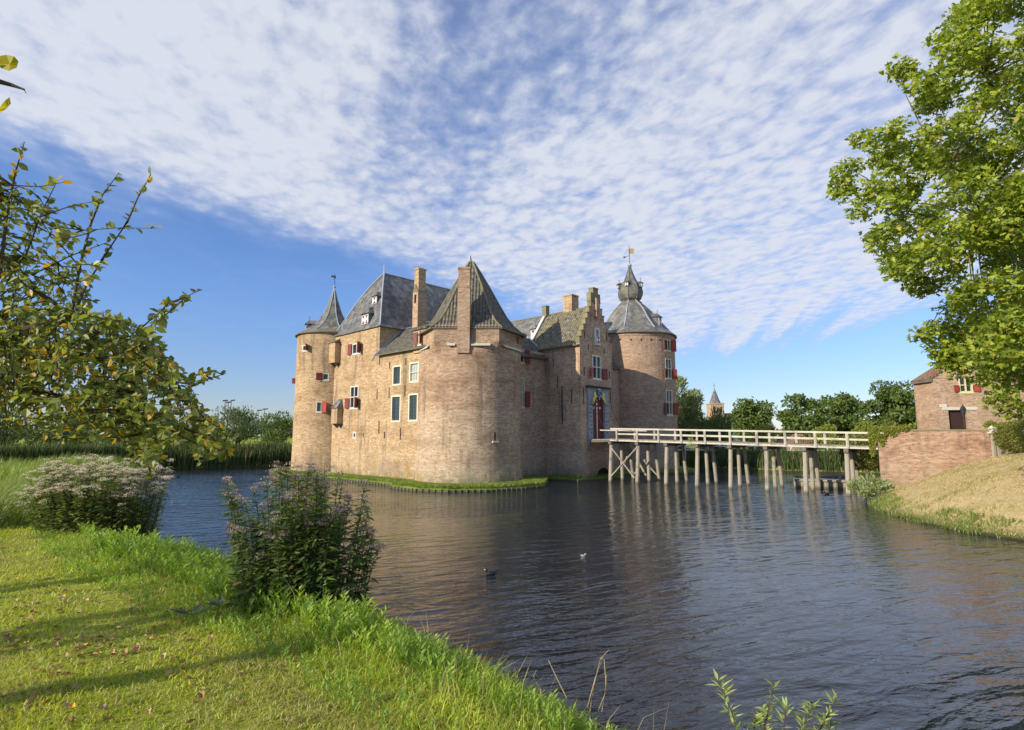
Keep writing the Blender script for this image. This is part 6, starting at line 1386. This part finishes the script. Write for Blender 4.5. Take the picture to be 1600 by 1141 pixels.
for pts in shoots:
    L = sum((b-a).length for a, b in zip(pts[:-1], pts[1:])); nl = max(5, int(L/.026))
    for k in range(nl):
        f = (k+random.random())/nl*.98+.02; g_ = f*(len(pts)-1); j = min(len(pts)-2, int(g_)); p = pts[j].lerp(pts[j+1], g_-j); tg = (pts[j+1]-pts[j]).normalized()
        if f < .25 and random.random() < .6: continue
        dv_ = Vector((random.gauss(0, 1), random.gauss(0, 1), random.gauss(-.1, .8))).normalized()+tg*.5; lc.append((*p, *dv_, random.uniform(.032, .060)))
for px, py, d, L in ((-20, 95, 2.5, .08), (36, 140, 2.5, .025)):
    p = atY(px, py, d); lc.append((*p, random.uniform(.2, .8), random.uniform(-.3, .3), random.uniform(-.6, .1), L))
lc = np.array(lc); n = len(lc)
V, Fc = leaves(lc[:, :3], lc[:, 3:6], rv(n)*.8+[[0, 0, .8]], lc[:, 6], lc[:, 6]*.6, .14, oval=True); fastmesh('foliage', V, Fc, M['lf_apple'], ap)
M['lf_ylw'] = leaf('yellowing_leaf', (.25, .28, .02), (.75, .55, .02), None, 0, .4, .1)
for (pl, d) in ((((-6, 88), (10, 86), (22, 88), (29, 96), (26, 106), (14, 111), (2, 107), (-6, 100)), 2.5), (((15, 152), (17, 162), (10, 170), (0, 177), (-4, 174), (2, 164), (8, 157)), 2.5)):
    m = MB(); P_ = [atY(x, y, d+.03*math.sin(i*2.1)) for i, (x, y) in enumerate(pl)]; c_ = sum(P_, Vector())/len(P_)+Vector((0, .015, 0))
    for i in range(len(P_)): m.face([c_, P_[i], P_[(i+1) % len(P_)]], 0)
    build('yellow_leaf', m, M['lf_ylw'], ap)
M['apple'] = plain('apple_skin', (.33, .30, .07), .4, .3, 20)
for px, py, d in ((98, 367, 2.9), (-60, 470, 3.0)):
    q = atY(px, py, d); m = MB(); m.lathe(q, [(.0, -.026), (.012, -.032), (.028, -.024), (.036, 0), (.03, .022), (.014, .031), (.003, .024)], 14); m.tube([q+Vector((0, 0, .022)), q+Vector((.005, 0, .06))], .0018, 4); build('apple', m, M['apple'], ap, smooth=True)
# orchard tree standing further left, its trunk shading the lawn
ot = tree('orchard_tree', 'orchard tree on the lawn beyond the left edge', 'tree', None, -10.2, 3.6, hz(-10.2, 3.6), 4.6, 1.5, M['lf_apple'], 1500, .09, 10, .42, 1)
tree('orchard_tree', 'smaller orchard tree behind the first beyond the left edge', 'tree', None, -8.7, 2.0, hz(-8.7, 2.0), 4.4, 1.0, M['lf_apple'], 1100, .09, 8, .5, 1)

# ---- fallen leaves, each one a thing
def leafmesh(name, L, W, mat, curl):
    me = bpy.data.meshes.new(name); v = [(0, -L/2, .002), (W*.35, -L*.2, .012+curl), (W*.5, L*.12, .008+curl), (0, L/2, .01), (-W*.5, L*.1, .014+curl*.5), (-W*.38, -L*.22, .006), (0, 0, .003)]
    me.from_pydata(v, [], [(0, 1, 6), (1, 2, 6), (2, 3, 6), (3, 4, 6), (4, 5, 6), (5, 0, 6)]); me.materials.append(mat); return me
my = plain('yellow_leaf', (.72, .42, .03), .5, .2, 40); mbn = plain('brown_leaf', (.42, .23, .09), .7, .35, 40); mpk = plain('pale_brown_leaf', (.56, .37, .18), .7, .3, 40)
LM = [leafmesh('fallen_leaf', .075, .055, my, .004), leafmesh('fallen_leaf', .06, .04, mbn, .012), leafmesh('fallen_leaf', .055, .035, mpk, .016)]
def fallen(px, py, kind, s=1.):
    p = atZ(px, py, 2.28); z = hz(p.x, p.y); o = bpy.data.objects.new('fallen_leaf', LM[kind]); sc.collection.objects.link(o); o.location = (p.x, p.y, z+.022); o.rotation_euler = (random.uniform(-.4, .4), random.uniform(-.4, .4), random.uniform(0, 6.28)); o.scale = (s, s, s)
    tag(o, ('bright yellow fallen leaf lying on the lawn' if kind == 0 else 'brown curled fallen leaf lying on the lawn' if kind == 1 else 'pale tan curled fallen leaf lying on the lawn'), 'fallen leaf', ('yellow leaves on the lawn', 'brown leaves on the lawn', 'pale leaves on the lawn')[kind])
for px, py in ((27, 999), (84, 1056), (175, 973), (285, 1049), (72, 1100), (112, 1108), (57, 1049), (52, 957), (132, 1009)): fallen(px, py, 0, random.uniform(.7, 1.05))
for i in range(250):
    a = random.random()
    if a < .75: px, py = random.uniform(0, 330), random.gauss(975, 48)
    else: px, py = random.uniform(0, 480), random.uniform(920, 1130)
    if py < 890 or py > 1138: continue
    fallen(px, py, random.choice((1, 2, 2)), random.uniform(.6, 1.25))
fallen(255, 1026, 2, 1.2); fallen(270, 1027, 1, 1.1); fallen(47, 1101, 2, 1.4)
# ---- birds on the water
def bird(name, label, px, py, ang, s=1., pale=False):
    p = atZ(px, py, 0); m = MB(); mt = [plain('black_plumage', (.02, .02, .022), .6, .3, 20), plain('white_beak', (.75, .74, .7), .5, .1, 20), plain('grey_plumage', (.30, .29, .27), .6, .3, 20)]
    b = 2 if pale else 0
    m.lathe((0, 0, .0), [(0, -.08), (.07, -.05), (.10, .0), (.085, .06), (.04, .10), (0, .11)], 12, b, 0, 1.9, 1.0)
    m.tube([(-.13, 0, .05), (-.17, 0, .11), (-.175, 0, .15)], [.05, .035, .035], 7, b); m.lathe((-.18, 0, .16), [(0, -.045), (.036, -.025), (.045, 0), (.036, .025), (0, .045)], 10, 1 if pale else b, 0, 1.2, 1.)
    m.prism([(-.22, .014, .145), (-.27, 0, .14), (-.22, -.014, .145)], (0, 0, .03), 1); m.prism([(.15, .05, .05), (.26, 0, .09), (.15, -.05, .05)], (0, 0, .03), b)
    me_o = build(name, m, mt, None, smooth=True); o = me_o; o.rotation_euler = (0, 0, ang); o.scale = (s, s, s); o.location = (p.x, p.y, -.03); tag(o, label, 'bird')
bird('coot', 'black coot with white beak swimming left on the dark water', 767, 898, .2, .75)
bird('duck', 'pale headed duck swimming far from the bank, right of the coot', 911, 869, 2.9, .42, True)
bird('coot', 'tiny dark bird on the blue water at the left, near the apple branches', 277, 746, .4, 1.1)
bird('duck', 'small dark duck beside the last bridge piles near the jetty', 1292, 773, .1, 1.0)
